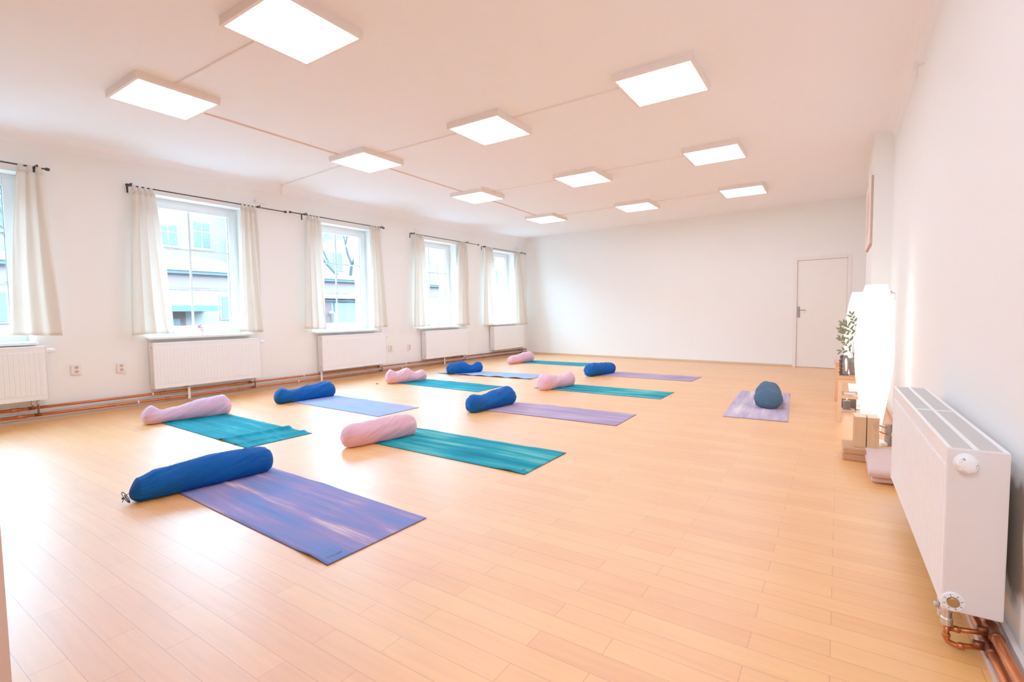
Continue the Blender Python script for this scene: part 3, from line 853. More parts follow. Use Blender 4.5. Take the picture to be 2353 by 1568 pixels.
# ------------------------------------------------------------------ ceiling lights
PAN = [(-5.059, 2.054), (-3.136, 2.078), (-3.128, 4.341), (-1.3, 4.334), (-5.055, 4.316), (-5.083, 6.668), (-3.153, 6.675), (-5.134, 9.077), (-1.33, 6.621), (-3.175, 9.042), (-1.346, 8.919)]
PLB = ['square ceiling light in the left column, nearest the camera', 'largest square ceiling light, cut off by the top edge of the picture',
       'square ceiling light in the middle column, second row from the camera', 'square ceiling light nearest the camera in the right column',
       'square ceiling light with a duct running to the window wall', 'square ceiling light in the left column, third from the camera',
       'square ceiling light in the middle column, third row from the camera', 'square ceiling light in the left column, farthest from the camera',
       'square ceiling light in the right column, between the nearest and the farthest one', 'square ceiling light in the middle column, farthest row', 'square ceiling light in the right column, farthest from the camera']
s = 0.605; o_ = s/2+0.022; FH = 0.062
t = thing('ceiling_light', PLB[0], 'ceiling light', (PAN[0][0], PAN[0][1], CEIL), 0, 'square LED ceiling lights')
bm = bmesh.new()
for q in range(4):
    a = [(-o_, -o_), (o_, -o_), (o_, o_), (-o_, o_)]; p0, p1 = a[q], a[(q+1) % 4]
    h = s/2
    b4 = [(-h, -h), (h, -h), (h, h), (-h, h)]; q0, q1 = b4[q], b4[(q+1) % 4]
    A = [bm.verts.new((p0[0], p0[1], 0)), bm.verts.new((p1[0], p1[1], 0)), bm.verts.new((p1[0], p1[1], -FH)), bm.verts.new((p0[0], p0[1], -FH))]
    B = [bm.verts.new((q0[0], q0[1], -FH)), bm.verts.new((q1[0], q1[1], -FH))]
    Cc = [bm.verts.new((q0[0], q0[1], -FH+0.004)), bm.verts.new((q1[0], q1[1], -FH+0.004))]
    bm.faces.new(A); bm.faces.new((A[3], A[2], B[1], B[0])); bm.faces.new((B[0], B[1], Cc[1], Cc[0]))
bmesh.ops.remove_doubles(bm, verts=bm.verts[:], dist=0.0001)
obj('light_frame', bm, M['frame_white'], t)
bm = bmesh.new(); h = s/2; vs = [bm.verts.new((x, y, -FH+0.003)) for x, y in ((-h, -h), (-h, h), (h, h), (h, -h))]; bm.faces.new(vs)
dm = obj('diffuser', bm, M['emit'], t)
light0 = t
for k in range(1, 11): dup(light0, (PAN[k][0], PAN[k][1], CEIL), 0, PLB[k])

# cable ducts on the ceiling
def duct(label, pts, wd=0.014, hh=0.010, mt='line'):
    bm = bmesh.new()
    for a, b_ in zip(pts[:-1], pts[1:]):
        a = Vector(a); b_ = Vector(b_); d = (b_-a).normalized()
        up = Vector((0, 0, 1)) if abs(d.z) < 0.9 else Vector((-1, 0, 0))
        n = d.cross(up).normalized()*wd/2; dn = -up*hh if abs(d.z) < 0.9 else Vector((hh, 0, 0))
        q = [a-n, a+n, a+n+dn, a-n+dn]; r = [b_-n, b_+n, b_+n+dn, b_-n+dn]
        A = [bm.verts.new(x) for x in q]; B = [bm.verts.new(x) for x in r]
        bm.faces.new(A[::-1]); bm.faces.new(B)
        for k in range(4): bm.faces.new((A[k], A[(k+1) % 4], B[(k+1) % 4], B[k]))
    return tag(obj('cable_duct', bm, M[mt]), label, 'cable duct', 'cable ducts on the ceiling')
cz = CEIL
e = o_
duct('thin duct between the left nearest light and the largest light', [(-5.059+e, 2.02, cz), (-3.136-e, 2.05, cz)])
duct('thin duct leaving the largest light towards the upper edge of the picture', [(-3.136+e, 1.98, cz), (-1.5, 1.96, cz)])
duct('thin duct from the window wall to the second light of the left column', [PL(4.49, 0.002, 2.99), PL(4.47, 0.002, cz-0.11), PL(4.42, 0.11, cz-0.002), (-5.055-e, 4.30, cz)])
duct('thin duct between the second left light and the middle light of that row', [(-5.055+e, 4.28, cz), (-3.128-e, 4.30, cz)])
duct('thin duct between the middle light and the nearest right column light', [(-3.128+e, 4.29, cz), (-1.3-e, 4.28, cz)])
duct('thin duct between the third left light and the middle light of that row', [(-5.083+e, 6.64, cz), (-3.153-e, 6.64, cz)])
duct('thin duct between the third row middle light and the right column light', [(-3.153+e, 6.62, cz), (-1.33-e, 6.60, cz)])
duct('thin duct between the farthest left light and the farthest middle light', [(-5.134+e, 9.05, cz), (-3.175-e, 9.02, cz)])
duct('thin duct between the farthest middle light and the farthest right light', [(-3.175+e, 9.00, cz), (-1.346-e, 8.93, cz)])
duct('peach duct between the first and second lights of the left column', [(-5.20, 2.054+e, cz), (-5.20, 4.316-e, cz)], 0.022, 0.010, 'line_pink')
duct('peach duct between the second and third lights of the left column', [(-5.14, 4.316+e, cz), (-5.16, 6.668-e, cz)], 0.020, 0.010, 'line_pink')
duct('peach duct between the third and fourth lights of the left column', [(-5.15, 6.668+e, cz), (-5.2, 9.077-e, cz)], 0.018, 0.010, 'line_pink')

# ------------------------------------------------------------------ yoga mats
PUR = [(0.30, (84, 112, 176)), (0.42, (102, 118, 180)), (0.50, (124, 118, 176)), (0.58, (144, 126, 174)), (0.67, (200, 176, 188))]
PURL = [(0.28, (104, 150, 214)), (0.42, (128, 160, 220)), (0.54, (142, 152, 214)), (0.64, (150, 140, 206)), (0.76, (170, 152, 210))]
PURP = [(0.28, (134, 108, 146)), (0.42, (150, 122, 154)), (0.54, (164, 136, 166)), (0.66, (178, 150, 174)), (0.78, (196, 168, 188))]
PURG = [(0.30, (150, 126, 158)), (0.42, (170, 146, 172)), (0.52, (186, 162, 184)), (0.62, (202, 180, 194)), (0.72, (226, 208, 206))]
TEAL = [(0.30, (0, 94, 118)), (0.42, (0, 116, 136)), (0.51, (20, 134, 146)), (0.60, (70, 158, 158)), (0.70, (112, 180, 172))]
TEALB = [(0.30, (0, 96, 120)), (0.42, (0, 112, 134)), (0.54, (0, 126, 146)), (0.64, (20, 144, 158)), (0.74, (66, 164, 172))]
MATS = [(-1.8748, 1.3144, -0.0356, 1.83, PUR, 1.3, 'purple and blue marbled yoga mat in the foreground, embossed near its corner', 0),
        (-1.7807, 2.8143, -0.011, 1.86, TEAL, 2.1, 'teal streaked yoga mat under the near pink bolster', 0),
        (-4.1559, 3.6049, -0.0304, 1.83, PURL, 3.4, 'pale blue and lilac yoga mat under the blue bolster in the left row', 0),
        (-4.14, 2.1634, -0.0315, 1.83, TEALB, 4.2, 'bright turquoise rumpled yoga mat behind the foreground blue bolster', 1),
        (-4.2268, 5.4738, -0.0342, 1.83, TEALB, 5.6, 'bright turquoise yoga mat in the left row under the third left bolster', 0),
        (-1.7858, 4.5034, 0.0178, 1.83, PURP, 6.3, 'mauve yoga mat under the bent blue bolster in the middle of the floor', 0),
        (-1.8524, 6.1593, -0.0059, 1.87, TEAL, 7.7, 'teal yoga mat under the pink bolster right of the middle', 0),
        (-1.902, 7.9505, -0.0096, 1.86, PURP, 8.1, 'mauve yoga mat under the farthest blue bolster', 0),
        (-4.2617, 6.9442, 0.0639, 1.95, PURL, 9.4, 'lilac yoga mat with wavy edges near the fourth radiator', 2),
        (-4.353, 9.14, -0.0057, 1.83, TEALB, 10.2, 'turquoise yoga mat farthest from the camera', 0)]
def yoga_mat(x, y, a, L, W, cols, seed, label, rip, rotoff=0.0, group='yoga mats on the floor'):
    m = mat_stripes('mat_rubber_%d' % int(seed*10), cols, seed)
    side = plain('mat_edge_%d' % int(seed*10), tuple(v*0.42 for v in cols[1][1]), 0.9)
    bm = bmesh.new(); nu, nv = 110, 24; g = []; gb = []
    for i in range(nu+1):
        row = []; rb = []
        for j in range(nv+1):
            u = -L*(1-i/nu); v = W*j/nv
            z = 0.0045
            z += 0.0016*max(0, noise.noise(Vector((u*2.3, v*3, seed))))
            if rip == 1:
                for c, h, wd in ((-0.42, 0.026, 0.045), (-0.16, 0.014, 0.04), (-0.9, 0.005, 0.03)):
                    d = (u - c - 0.10*(v-0.3))/wd; z += h*math.exp(-d*d)*(0.75+0.4*v)
            if rip == 2:
                ed = max(0, 1-(v/0.10))
                z += ed*0.016*abs(math.sin(u*9+1)) + 0.004*abs(math.sin(u*7+v*2))
            if rip == 0:
                # back long edge lifts slightly here and there, the near corner curls a touch
                ed = max(0, 1-abs(v-W)/0.10)
                z += ed*0.010*max(0, noise.noise(Vector((u*4.0, 3.3, seed))))
                if seed < 3: z += 0.010*max(0, 1-abs(u+0.14)/0.12)*max(0, 1-v/0.09)
            row.append(bm.verts.new((u, v, z))); rb.append(bm.verts.new((u, v, z-0.0042)))
        g.append(row); gb.append(rb)
    for i in range(nu):
        for j in range(nv):
            bm.faces.new((g[i][j], g[i+1][j], g[i+1][j+1], g[i][j+1])).material_index = 0
            bm.faces.new((gb[i][j], gb[i][j+1], gb[i+1][j+1], gb[i+1][j])).material_index = 1
    for i in range(nu):
        bm.faces.new((g[i][0], gb[i][0], gb[i+1][0], g[i+1][0])).material_index = 1
        bm.faces.new((g[i][nv], g[i+1][nv], gb[i+1][nv], gb[i][nv])).material_index = 1
    for j in range(nv):
        bm.faces.new((g[0][j], g[0][j+1], gb[0][j+1], gb[0][j])).material_index = 1
        bm.faces.new((g[nu][j], gb[nu][j], gb[nu][j+1], g[nu][j+1])).material_index = 1
    t = thing('yoga_mat', label, 'yoga mat', (x, y, 0), a+rotoff, group)
    for f_ in bm.faces: f_.smooth = True
    obj('mat_sheet', bm, [m, side], t)
    return t
matroots = []
for x, y, a, L, cols, seed, lb, rip in MATS:
    matroots.append(yoga_mat(x, y, a, L, 0.61, cols, seed, lb, rip))
# teacher's mat: runs along the room. corners near right (-.404,5.52), near left (-.994,5.478), far
yoga_mat(-0.994, 5.478, 0.062, 1.88, 0.60, PURG, 11.5, 'pale mauve yoga mat by itself on the right, lying lengthwise', 0, rotoff=-pi/2)

# embossed name near the near right corner of the two closest mats
def emboss(root, col, u, v, size, rot):
    cu = bpy.data.curves.new('txt', 'FONT'); cu.body = 'bodhi'; cu.size = size; cu.extrude = 0.0006; cu.align_x = 'CENTER'; cu.space_character = 1.1
    to = bpy.data.objects.new('txt', cu); C.objects.link(to)
    dg = bpy.context.evaluated_depsgraph_get()
    me = bpy.data.meshes.new_from_object(to.evaluated_get(dg)); bpy.data.objects.remove(to)
    me.materials.clear(); me.materials.append(col)
    o = bpy.data.objects.new('embossed_lettering', me); C.objects.link(o); o.parent = root
    o.location = (u, v, 0.0062); o.rotation_euler = (0, 0, rot)
    bm = bmesh.new()
    for k in range(5):
        a = (k-2)*0.5
        tube(bm, [(0, 0, 0), (0.010*math.sin(a), 0.010*math.cos(a), 0), (0.004*math.sin(a)*5, 0.018*math.cos(a), 0)], [0.0006, 0.0012, 0.0005], 6)
    e_ = obj('embossed_emblem', bm, col, root)
    return o, e_
la, ea = emboss(matroots[0], plain('emboss_purple', (112, 102, 166), 0.8), -0.050, 0.084, 0.023, pi/2)
ea.location = (-0.052, 0.043, 0.0066); ea.rotation_euler = (0, 0, pi/2); ea.scale = (0.75, 0.75, 1)
lb2, eb = emboss(matroots[1], plain('emboss_teal', (20, 100, 122), 0.8), -0.048, 0.066, 0.024, pi/2)
eb.location = (-0.052, 0.026, 0.0068); eb.rotation_euler = (0, 0, pi/2); eb.scale = (0.75, 0.75, 1)

# ------------------------------------------------------------------ bolsters
BLUE = fabric('blue_cotton', (0, 60, 142), (0, 76, 162))
PINK = fabric('pink_cotton', (222, 160, 178), (232, 174, 190))
LILAC = fabric('lilac_cotton', (206, 164, 198), (214, 174, 206))
NAVY = fabric('slate_blue_cotton', (50, 76, 104), (66, 92, 114))
def interp(P, t):
    if t <= P[0][0]: return P[0][1:]
    for a, b_ in zip(P[:-1], P[1:]):
        if t <= b_[0]:
            s = (t-a[0])/(b_[0]-a[0]); s = s*s*(3-2*s)
            return tuple(a[k]*(1-s)+b_[k]*s for k in range(1, len(a)))
    return P[-1][1:]
def bolster(label, p, q, mat, prof, seed, over=0.06, zbase=0.004, gather=(1, 1), twist=1.0, cord=None, flat=0.90, cat='bolster'):
    """p, q: ends of the axis on the floor. prof: (t, radius, side offset, height factor)"""
    p = Vector((p[0], p[1], 0)); q = Vector((q[0], q[1], 0)); d = q-p; L = d.length
    d.normalize(); p = p - d*over; L += 2*over
    ang = math.atan2(d.y, d.x)
    t = thing('yoga_bolster', label, cat, (p.x, p.y, zbase), ang, 'yoga bolsters')
    bm = bmesh.new(); nt_, ns = 120, 64; rings = []
    endr = 0.075
    for i in range(nt_+1):
        # denser rings at the ends
        s0 = i/nt_; s_ = 0.5-0.5*math.cos(pi*s0); s_ = 0.35*s0+0.65*s_
        x = s_*L
        R, off, hf = interp(prof, s_)
        de = min(x, L-x)
        rnd_ = 1.0
        if de < endr:
            k = 1-de/endr; rnd_ = (max(0.0, 1-k**2.6))**(1/2.3)
        ring = []
        for k in range(ns):
            a = 2*pi*k/ns
            r = R*rnd_
            # long shallow twisting folds plus gathers near the ends
            ph = a + twist*s_*1.5 + seed
            w1 = 0.022*math.sin(3*ph + 4*s_)*noise.noise(Vector((s_*5, seed, 0.3)))*1.6
            fold = noise.noise(Vector((s_*3.2+seed, math.cos(ph)*1.7, math.sin(ph)*1.7)))*0.085
            f2 = abs(noise.noise(Vector((s_*6+seed*2, math.cos(ph+s_*3)*3.6, math.sin(ph+s_*3)*3.6))))*0.13
            g_ = 0
            ge = gather[0] if x < L/2 else gather[1]
            gw = max(0, 1-de/0.15)
            g_ = ge*0.040*gw*math.sin(15*a + 3*math.sin(2*a+seed)) * (0.4+0.6*noise.noise(Vector((a*1.3, seed, 1))))
            r *= 1 + w1 + fold - f2 + g_
            y = off + r*math.cos(a); z = r*math.sin(a)*hf
            z += R*hf*flat
            if z < 0.0: z = 0.0 + 0.02*z
            if z < R*0.35: y *= 1.0 + 0.05*(1-z/(R*0.35))
            ring.append(bm.verts.new((x, y, z)))
        rings.append(ring)
    for i in range(nt_):
        for k in range(ns): bm.faces.new((rings[i][k], rings[i][(k+1) % ns], rings[i+1][(k+1) % ns], rings[i+1][k]))
    c0 = bm.verts.new((0.004, prof[0][2], prof[0][1]*prof[0][3]*flat)); c1 = bm.verts.new((L-0.004, prof[-1][2], prof[-1][1]*prof[-1][3]*flat))
    for k in range(ns):
        bm.faces.new((c0, rings[0][(k+1) % ns], rings[0][k])); bm.faces.new((c1, rings[-1][k], rings[-1][(k+1) % ns]))
    obj('bolster_cover', bm, mat, t, smooth=True)
    return t, L
U = lambda r, *x: [(0, r, 0, 1), (1, r, 0, 1)]
b1, L1 = bolster('blue bolster with a drawstring end, largest and closest to the camera', (-3.520, 1.180), (-3.425, 1.915), BLUE,
        [(0, 0.062, 0.0, 0.85), (0.06, 0.078, 0, 0.95), (0.18, 0.092, 0.0, 1), (0.5, 0.102, 0.0, 1.0), (0.8, 0.100, -0.008, 1.0), (1, 0.092, -0.01, 1)], 1.2, over=0.045, gather=(3.2, 0.8), twist=0.8)
# drawstring loops
bm = bmesh.new()
pts = [Vector((0.012, 0.0, 0.06)) + Vector((-0.030-0.018*math.sin(a), 0.026*math.cos(a)-0.006, -0.020+0.032*math.sin(a+0.6))) for a in [k/16*2*pi for k in range(17)]]
tube(bm, pts, 0.0024, 8)
pts = [Vector((0.008, -0.008, 0.05)) + Vector((-0.022-0.010*math.sin(a), 0.022*math.cos(a), -0.018+0.024*math.sin(a))) for a in [k/16*2*pi for k in range(17)]]
tube(bm, pts, 0.0024, 8)
tube(bm, [(0.014, 0.0, 0.062), (-0.01, 0.012, 0.05), (-0.024, 0.022, 0.022), (-0.030, 0.026, 0.006)], 0.0024, 8)
ball(bm, (-0.028, 0.020, 0.030), 0.007)
obj('drawstring', bm, M['cord'], b1, smooth=True)
bolster('pink bolster on the near teal mat', (-3.425, 2.625), (-3.285, 3.235), PINK,
        [(0, 0.090, 0, 1), (0.15, 0.100, 0, 1), (0.5, 0.103, 0, 1.0), (0.85, 0.104, 0, 1.02), (1, 0.095, 0, 1)], 2.4, over=0.04, gather=(1.4, 0.8))
bolster('lilac pink bolster with a pinched neck, farthest left on the floor', (-5.965, 2.125), (-5.835, 2.830), LILAC,
        [(0, 0.090, 0.0, 0.95), (0.10, 0.100, 0.0, 1.02), (0.22, 0.080, 0.0, 0.88), (0.34, 0.088, 0, 0.90), (0.7, 0.106, 0, 1.04), (0.88, 0.110, 0, 1.06), (1, 0.095, 0, 1)], 3.1, over=0.06, gather=(1.5, 2.2), twist=2.2)
bolster('blue bolster in the left row next to the pipes', (-5.875, 3.505), (-5.795, 4.205), BLUE,
        [(0, 0.082, 0, 1), (0.1, 0.104, 0, 0.98), (0.26, 0.088, 0, 0.95), (0.6, 0.100, 0, 1.0), (0.88, 0.106, 0, 1.04), (1, 0.090, 0, 1)], 4.7, over=0.055, gather=(1, 1), twist=1.6)
bolster('bent blue bolster on the mauve mat in the middle', (-3.415, 4.300), (-3.335, 4.960), BLUE,
        [(0, 0.092, 0.0, 1.0), (0.12, 0.106, 0.0, 1), (0.32, 0.100, 0.0, 0.92), (0.6, 0.106, 0.0, 1.02), (0.85, 0.112, 0.0, 1.06), (1, 0.096, 0.0, 1.02)], 5.3, over=0.05, gather=(0.5, 0.5), twist=0.5)
bolster('pink bolster with two humps in the left row', (-5.990, 5.450), (-5.775, 5.985), PINK,
        [(0, 0.100, 0, 1), (0.12, 0.112, 0, 1.05), (0.26, 0.098, 0, 0.98), (0.50, 0.110, 0, 1.10), (0.72, 0.084, 0, 0.95), (0.88, 0.092, 0, 1.05), (1, 0.080, 0, 1)], 6.6, over=0.06, gather=(1, 1), twist=1.2)
bolster('pink bolster tilted on the far teal mat right of the middle', (-3.515, 6.075), (-3.380, 6.660), PINK,
        [(0, 0.110, 0, 0.95), (0.15, 0.124, 0, 0.98), (0.5, 0.104, 0, 0.95), (0.7, 0.092, 0, 1.0), (0.88, 0.100, 0, 1.16), (1, 0.090, 0, 1.12)], 7.9, over=0.06, gather=(1, 2.2), twist=2.6)
bolster('farthest blue bolster, lying on a mauve mat', (-3.565, 7.760), (-3.420, 8.380), BLUE,
        [(0, 0.112, 0, 0.92), (0.2, 0.122, 0, 1.0), (0.6, 0.112, 0, 1.0), (0.85, 0.104, 0, 1.0), (1, 0.095, 0, 1.0)], 8.8, over=0.06, gather=(1.5, 1.2), twist=2.4)
bolster('blue bolster by the fourth radiator with a raised far tip', (-5.915, 6.840), (-5.645, 7.370), BLUE,
        [(0, 0.098, 0, 1), (0.14, 0.108, 0, 1), (0.42, 0.112, 0, 1.08), (0.68, 0.086, 0, 0.92), (0.86, 0.092, 0, 1.15), (1, 0.086, 0, 1.1)], 9.2, over=0.06, gather=(1, 1), twist=1.8)
bolster('pink bolster farthest from the camera near the corner', (-5.925, 8.850), (-5.850, 9.560), PINK,
        [(0, 0.092, 0, 0.90), (0.18, 0.100, 0, 0.92), (0.34, 0.098, 0, 0.98), (0.6, 0.108, 0, 1.05), (0.86, 0.110, 0, 1.1), (1, 0.098, 0, 1.05)], 10.5, over=0.06, gather=(1, 1), twist=3)
bt, Lb = bolster('slate blue bolster lying lengthwise on the solitary pale mat', (-0.640, 6.14), (-0.700, 6.72), NAVY,
        [(0, 0.135, 0, 0.60), (0.12, 0.146, 0, 0.74), (0.4, 0.142, 0, 0.92), (0.75, 0.136, 0, 0.98), (1, 0.12, 0, 0.9)], 11.7, over=0.04, gather=(1.5, 1), twist=1.5)
bm = bmesh.new(); bx(bm, 0.02, 0.05, 0.138, 0.144, 0.045, 0.085); obj('care_tag', bm, M['tag_white'], bt)
# little black cord end poking out beside the humped pink bolster
bm = bmesh.new(); tube(bm, [(-6.115, 5.33, 0.004), (-6.14, 5.31, 0.012), (-6.16, 5.33, 0.010), (-6.175, 5.335, 0.006)], [0.004, 0.006, 0.006, 0.003], 8)
tag(obj('cord_end', bm, M['hole'], smooth=True), 'short black cord end beside the humped pink bolster', 'cord')

# ------------------------------------------------------------------ right side: lamps, stools, blocks
def paper_lamp(label, x, y, H, rmax):
    t = thing('floor_lamp', label, 'lamp', (x, y, 0), 0.3, 'white paper floor lamps')
    prof = [(0.42, 0.05), (0.52, 0.12), (0.66, 0.22), (0.80, 0.32), (0.92, 0.42), (0.99, 0.52), (1.0, 0.58), (0.97, 0.68), (0.90, 0.78), (0.78, 0.88), (0.66, 0.95), (0.54, 1.0)]
    bm = bmesh.new()
    seg = 8
    # softly faceted shade
    rings = []; sg = 48
    for j in range(61):
        s_ = j/60; zz = 0.05+0.95*s_
        for a, b_ in zip(prof[:-1], prof[1:]):
            if a[1] <= zz <= b_[1]+1e-6:
                k = (zz-a[1])/(b_[1]-a[1]); r = (a[0]*(1-k)+b_[0]*k)*rmax; break
        r *= 1 + 0.006*math.sin(j*3.1)
        ring = []
        for k in range(sg):
            an = 2*pi*k/sg; fct = math.cos(pi/8)/math.cos((an % (2*pi/8)) - pi/8)
            rr = r*(0.45+0.55*fct)/(0.45+0.55*1.0)
            ring.append(bm.verts.new((rr*math.cos(an), rr*math.sin(an), zz*H)))
        rings.append(ring)
    for j in range(60):
        for k in range(sg): bm.faces.new((rings[j][k], rings[j][(k+1) % sg], rings[j+1][(k+1) % sg], rings[j+1][k]))
    obj('lamp_shade', bm, M['paper'], t, smooth=True)
    bm = bmesh.new(); lathe(bm, [(rmax*0.45, 0), (rmax*0.45, 0.012), (0.01, 0.014), (0.01, 0.2)], 24); obj('lamp_base', bm, M['white'], t)
    return t
paper_lamp('tall white paper floor lamp in front, behind the wooden blocks', 0.252, 5.10, 1.312, 0.142)
paper_lamp('white paper floor lamp half hidden behind the front lamp', 0.192, 6.62, 1.295, 0.145)

def stool(label, x, y, w, d, h):
    t = thing('wooden_stool', label, 'stool', (x, y, 0), 0.0, 'pine stools by the right wall')
    bm = bmesh.new(); bx(bm, -0.012, w+0.012, -0.012, d+0.012, h-0.02, h); obj('seat', bm, M['pine_dark'], t, bevel=0.004)
    for xx in (0, w-0.032):
        for yy in (0, d-0.032):
            bm = bmesh.new(); bx(bm, xx, xx+0.032, yy, yy+0.032, 0, h-0.02); obj('leg', bm, M['pine'], t, bevel=0.003)
    for yy in (0.008, d-0.024):
        bm = bmesh.new(); bx(bm, 0.032, w-0.032, yy, yy+0.016, h-0.062, h-0.02); obj('apron', bm, M['pine'], t, bevel=0.002)
        bm = bmesh.new(); bx(bm, 0.032, w-0.032, yy, yy+0.016, 0.235, 0.27); obj('stretcher', bm, M['pine'], t, bevel=0.002)
    for xx in (0.008, w-0.024):
        bm = bmesh.new(); bx(bm, xx, xx+0.016, 0.032, d-0.032, h-0.062, h-0.02); obj('apron', bm, M['pine'], t, bevel=0.002)
    bm = bmesh.new()
    for zz in (0.40, 0.25):
        lathe(bm, [(0.006, -0.001), (0.006, 0.001)], 10, cx=0.016, cy=0, cz=zz, axis='y')
    obj('screw_cap', bm, M['pine_dark'], t)
    return t
stool('pine stool carrying the carved stone figure', 0.008, 5.77, 0.30, 0.32, 0.449)
stool('second pine stool farther back, behind the carved figure', -0.012, 7.02-0.36, 0.28, 0.30, 0.443) if False else None
# the far stool stands just before the chimney breast
t = thing('wooden_stool', 'far pine stool partly hidden behind the first one', 'stool', (-0.022, 7.10, 0), 0.0, 'pine stools by the right wall')
w_, d_, h_ = 0.30, 0.32, 0.47
bm = bmesh.new(); bx(bm, -0.012, w_+0.0, -0.012, d_, h_-0.02, h_); obj('seat', bm, M['pine_dark'], t, bevel=0.004)
for xx in (0, w_-0.04):
    for yy in (0, d_-0.04):
        bm = bmesh.new(); bx(bm, xx, xx+0.032, yy, yy+0.032, 0, h_-0.02); obj('leg', bm, M['pine_dark'], t, bevel=0.003)
bm = bmesh.new(); bx(bm, 0.032, w_-0.04, 0.004, 0.020, h_-0.16, h_-0.02); obj('apron', bm, M['pine_dark'], t)

# carved stone figure
ST = 0.449
t = thing('carved_figure', 'dark carved stone figure with an oval slot, on the front pine stool', 'figurine', (0.066, 5.93, ST), 0.0)
bm = bmesh.new()
seg = 28; outer = []; inner = []
for k in range(seg):
    a = 2*pi*k/seg
    ca, sa = math.cos(a), math.sin(a)
    ox = 0.026*math.copysign(abs(ca)**0.55, ca); oz = 0.105 + 0.100*math.copysign(abs(sa)**0.62, sa)
    ix = 0.011*math.copysign(abs(ca)**0.7, ca)+0.004; iz = 0.105 + 0.068*math.copysign(abs(sa)**0.7, sa)
    outer.append((ox, max(0, oz-0.003))); inner.append((ix, iz))
for y0, y1 in ((-0.03, 0.03),):
    of = [bm.verts.new((x, y0, z)) for x, z in outer]; ob_ = [bm.verts.new((x, y1, z)) for x, z in outer]
    inf = [bm.verts.new((x, y0, z)) for x, z in inner]; inb = [bm.verts.new((x, y1, z)) for x, z in inner]
    for k in range(seg):
        n = (k+1) % seg
        bm.faces.new((of[k], of[n], inf[n], inf[k])); bm.faces.new((ob_[n], ob_[k], inb[k], inb[n]))
        bm.faces.new((of[n], of[k], ob_[k], ob_[n])); bm.faces.new((inf[k], inf[n], inb[n], inb[k]))
obj('stone_arch', bm, plain('grey_stone', (120, 106, 96), 0.6, var=0.15, vscale=40), t, bevel=0.003)
bm = bmesh.new(); rnd = random.Random(5)
for k in range(46):
    z = 0.012 + 0.185*k/46
    wob = 0.006*math.sin(k*0.9)
    ball(bm, (-0.030-rnd.uniform(0, 0.014)+wob, rnd.uniform(-0.026, 0.026), z), rnd.uniform(0.007, 0.012), 1, 1, rnd.uniform(0.7, 1.3), 8, 6)
bx(bm, -0.050, 0.027, -0.032, 0.032, 0.0, 0.014)
obj('carved_relief', bm, M['statue'], t, smooth=False)

# plant with glossy leaflets behind the figure
t = thing('potted_plant', 'green leafy plant in a grey pot between the two lamps', 'plant', (0.135, 6.02, ST), 0.0)
bm = bmesh.new(); lathe(bm, [(0.030, 0), (0.036, 0.03), (0.052, 0.11), (0.060, 0.165), (0.052, 0.165), (0.046, 0.13)], 24); obj('pot', bm, M['potgrey'], t, smooth=True)
bm = bmesh.new(); lathe(bm, [(0.049, 0.140), (0.001, 0.146)], 20); obj('soil', bm, M['hole'], t)
def leaf(bm, base, tip, wd, nrm):
    base = Vector(base); tip = Vector(tip); d = tip-base; L = d.length; d.normalize()
    s_ = d.cross(Vector(nrm)).normalized(); up = s_.cross(d)
    n = 7; Lf = []; Rt = []; Md = []
    for i in range(n+1):
        k = i/n; w = wd*math.sin(pi*k**0.8)**0.8 if 0 < k < 1 else 0.0005
        c = base + d*L*k + up*(0.12*L*math.sin(pi*k))
        Md.append(bm.verts.new(c - up*w*0.25)); Lf.append(bm.verts.new(c + s_*w)); Rt.append(bm.verts.new(c - s_*w))
    for i in range(n):
        bm.faces.new((Lf[i], Lf[i+1], Md[i+1], Md[i])); bm.faces.new((Md[i], Md[i+1], Rt[i+1], Rt[i]))
STEMS = [([(0.0, 0, 0.14), (0.005, -0.02, 0.35), (0.0, -0.03, 0.52), (-0.035, -0.03, 0.61)], 9),
         ([(0.0, 0, 0.14), (-0.02, -0.02, 0.30), (-0.07, -0.02, 0.42), (-0.125, -0.02, 0.455)], 9),
         ([(-0.005, 0, 0.14), (-0.03, -0.02, 0.24), (-0.07, -0.03, 0.32), (-0.118, -0.02, 0.372)], 8),
         ([(0.0, 0, 0.14), (-0.01, -0.01, 0.36), (-0.05, -0.01, 0.50), (-0.105, 0.0, 0.526)], 10),
         ([(0.005, 0, 0.14), (-0.01, -0.04, 0.22), (-0.05, -0.06, 0.25), (-0.112, -0.05, 0.246)], 4),
         ([(0.01, 0.01, 0.14), (0.05, 0.02, 0.40), (0.07, 0.03, 0.56)], 10)]
rnd = random.Random(11)
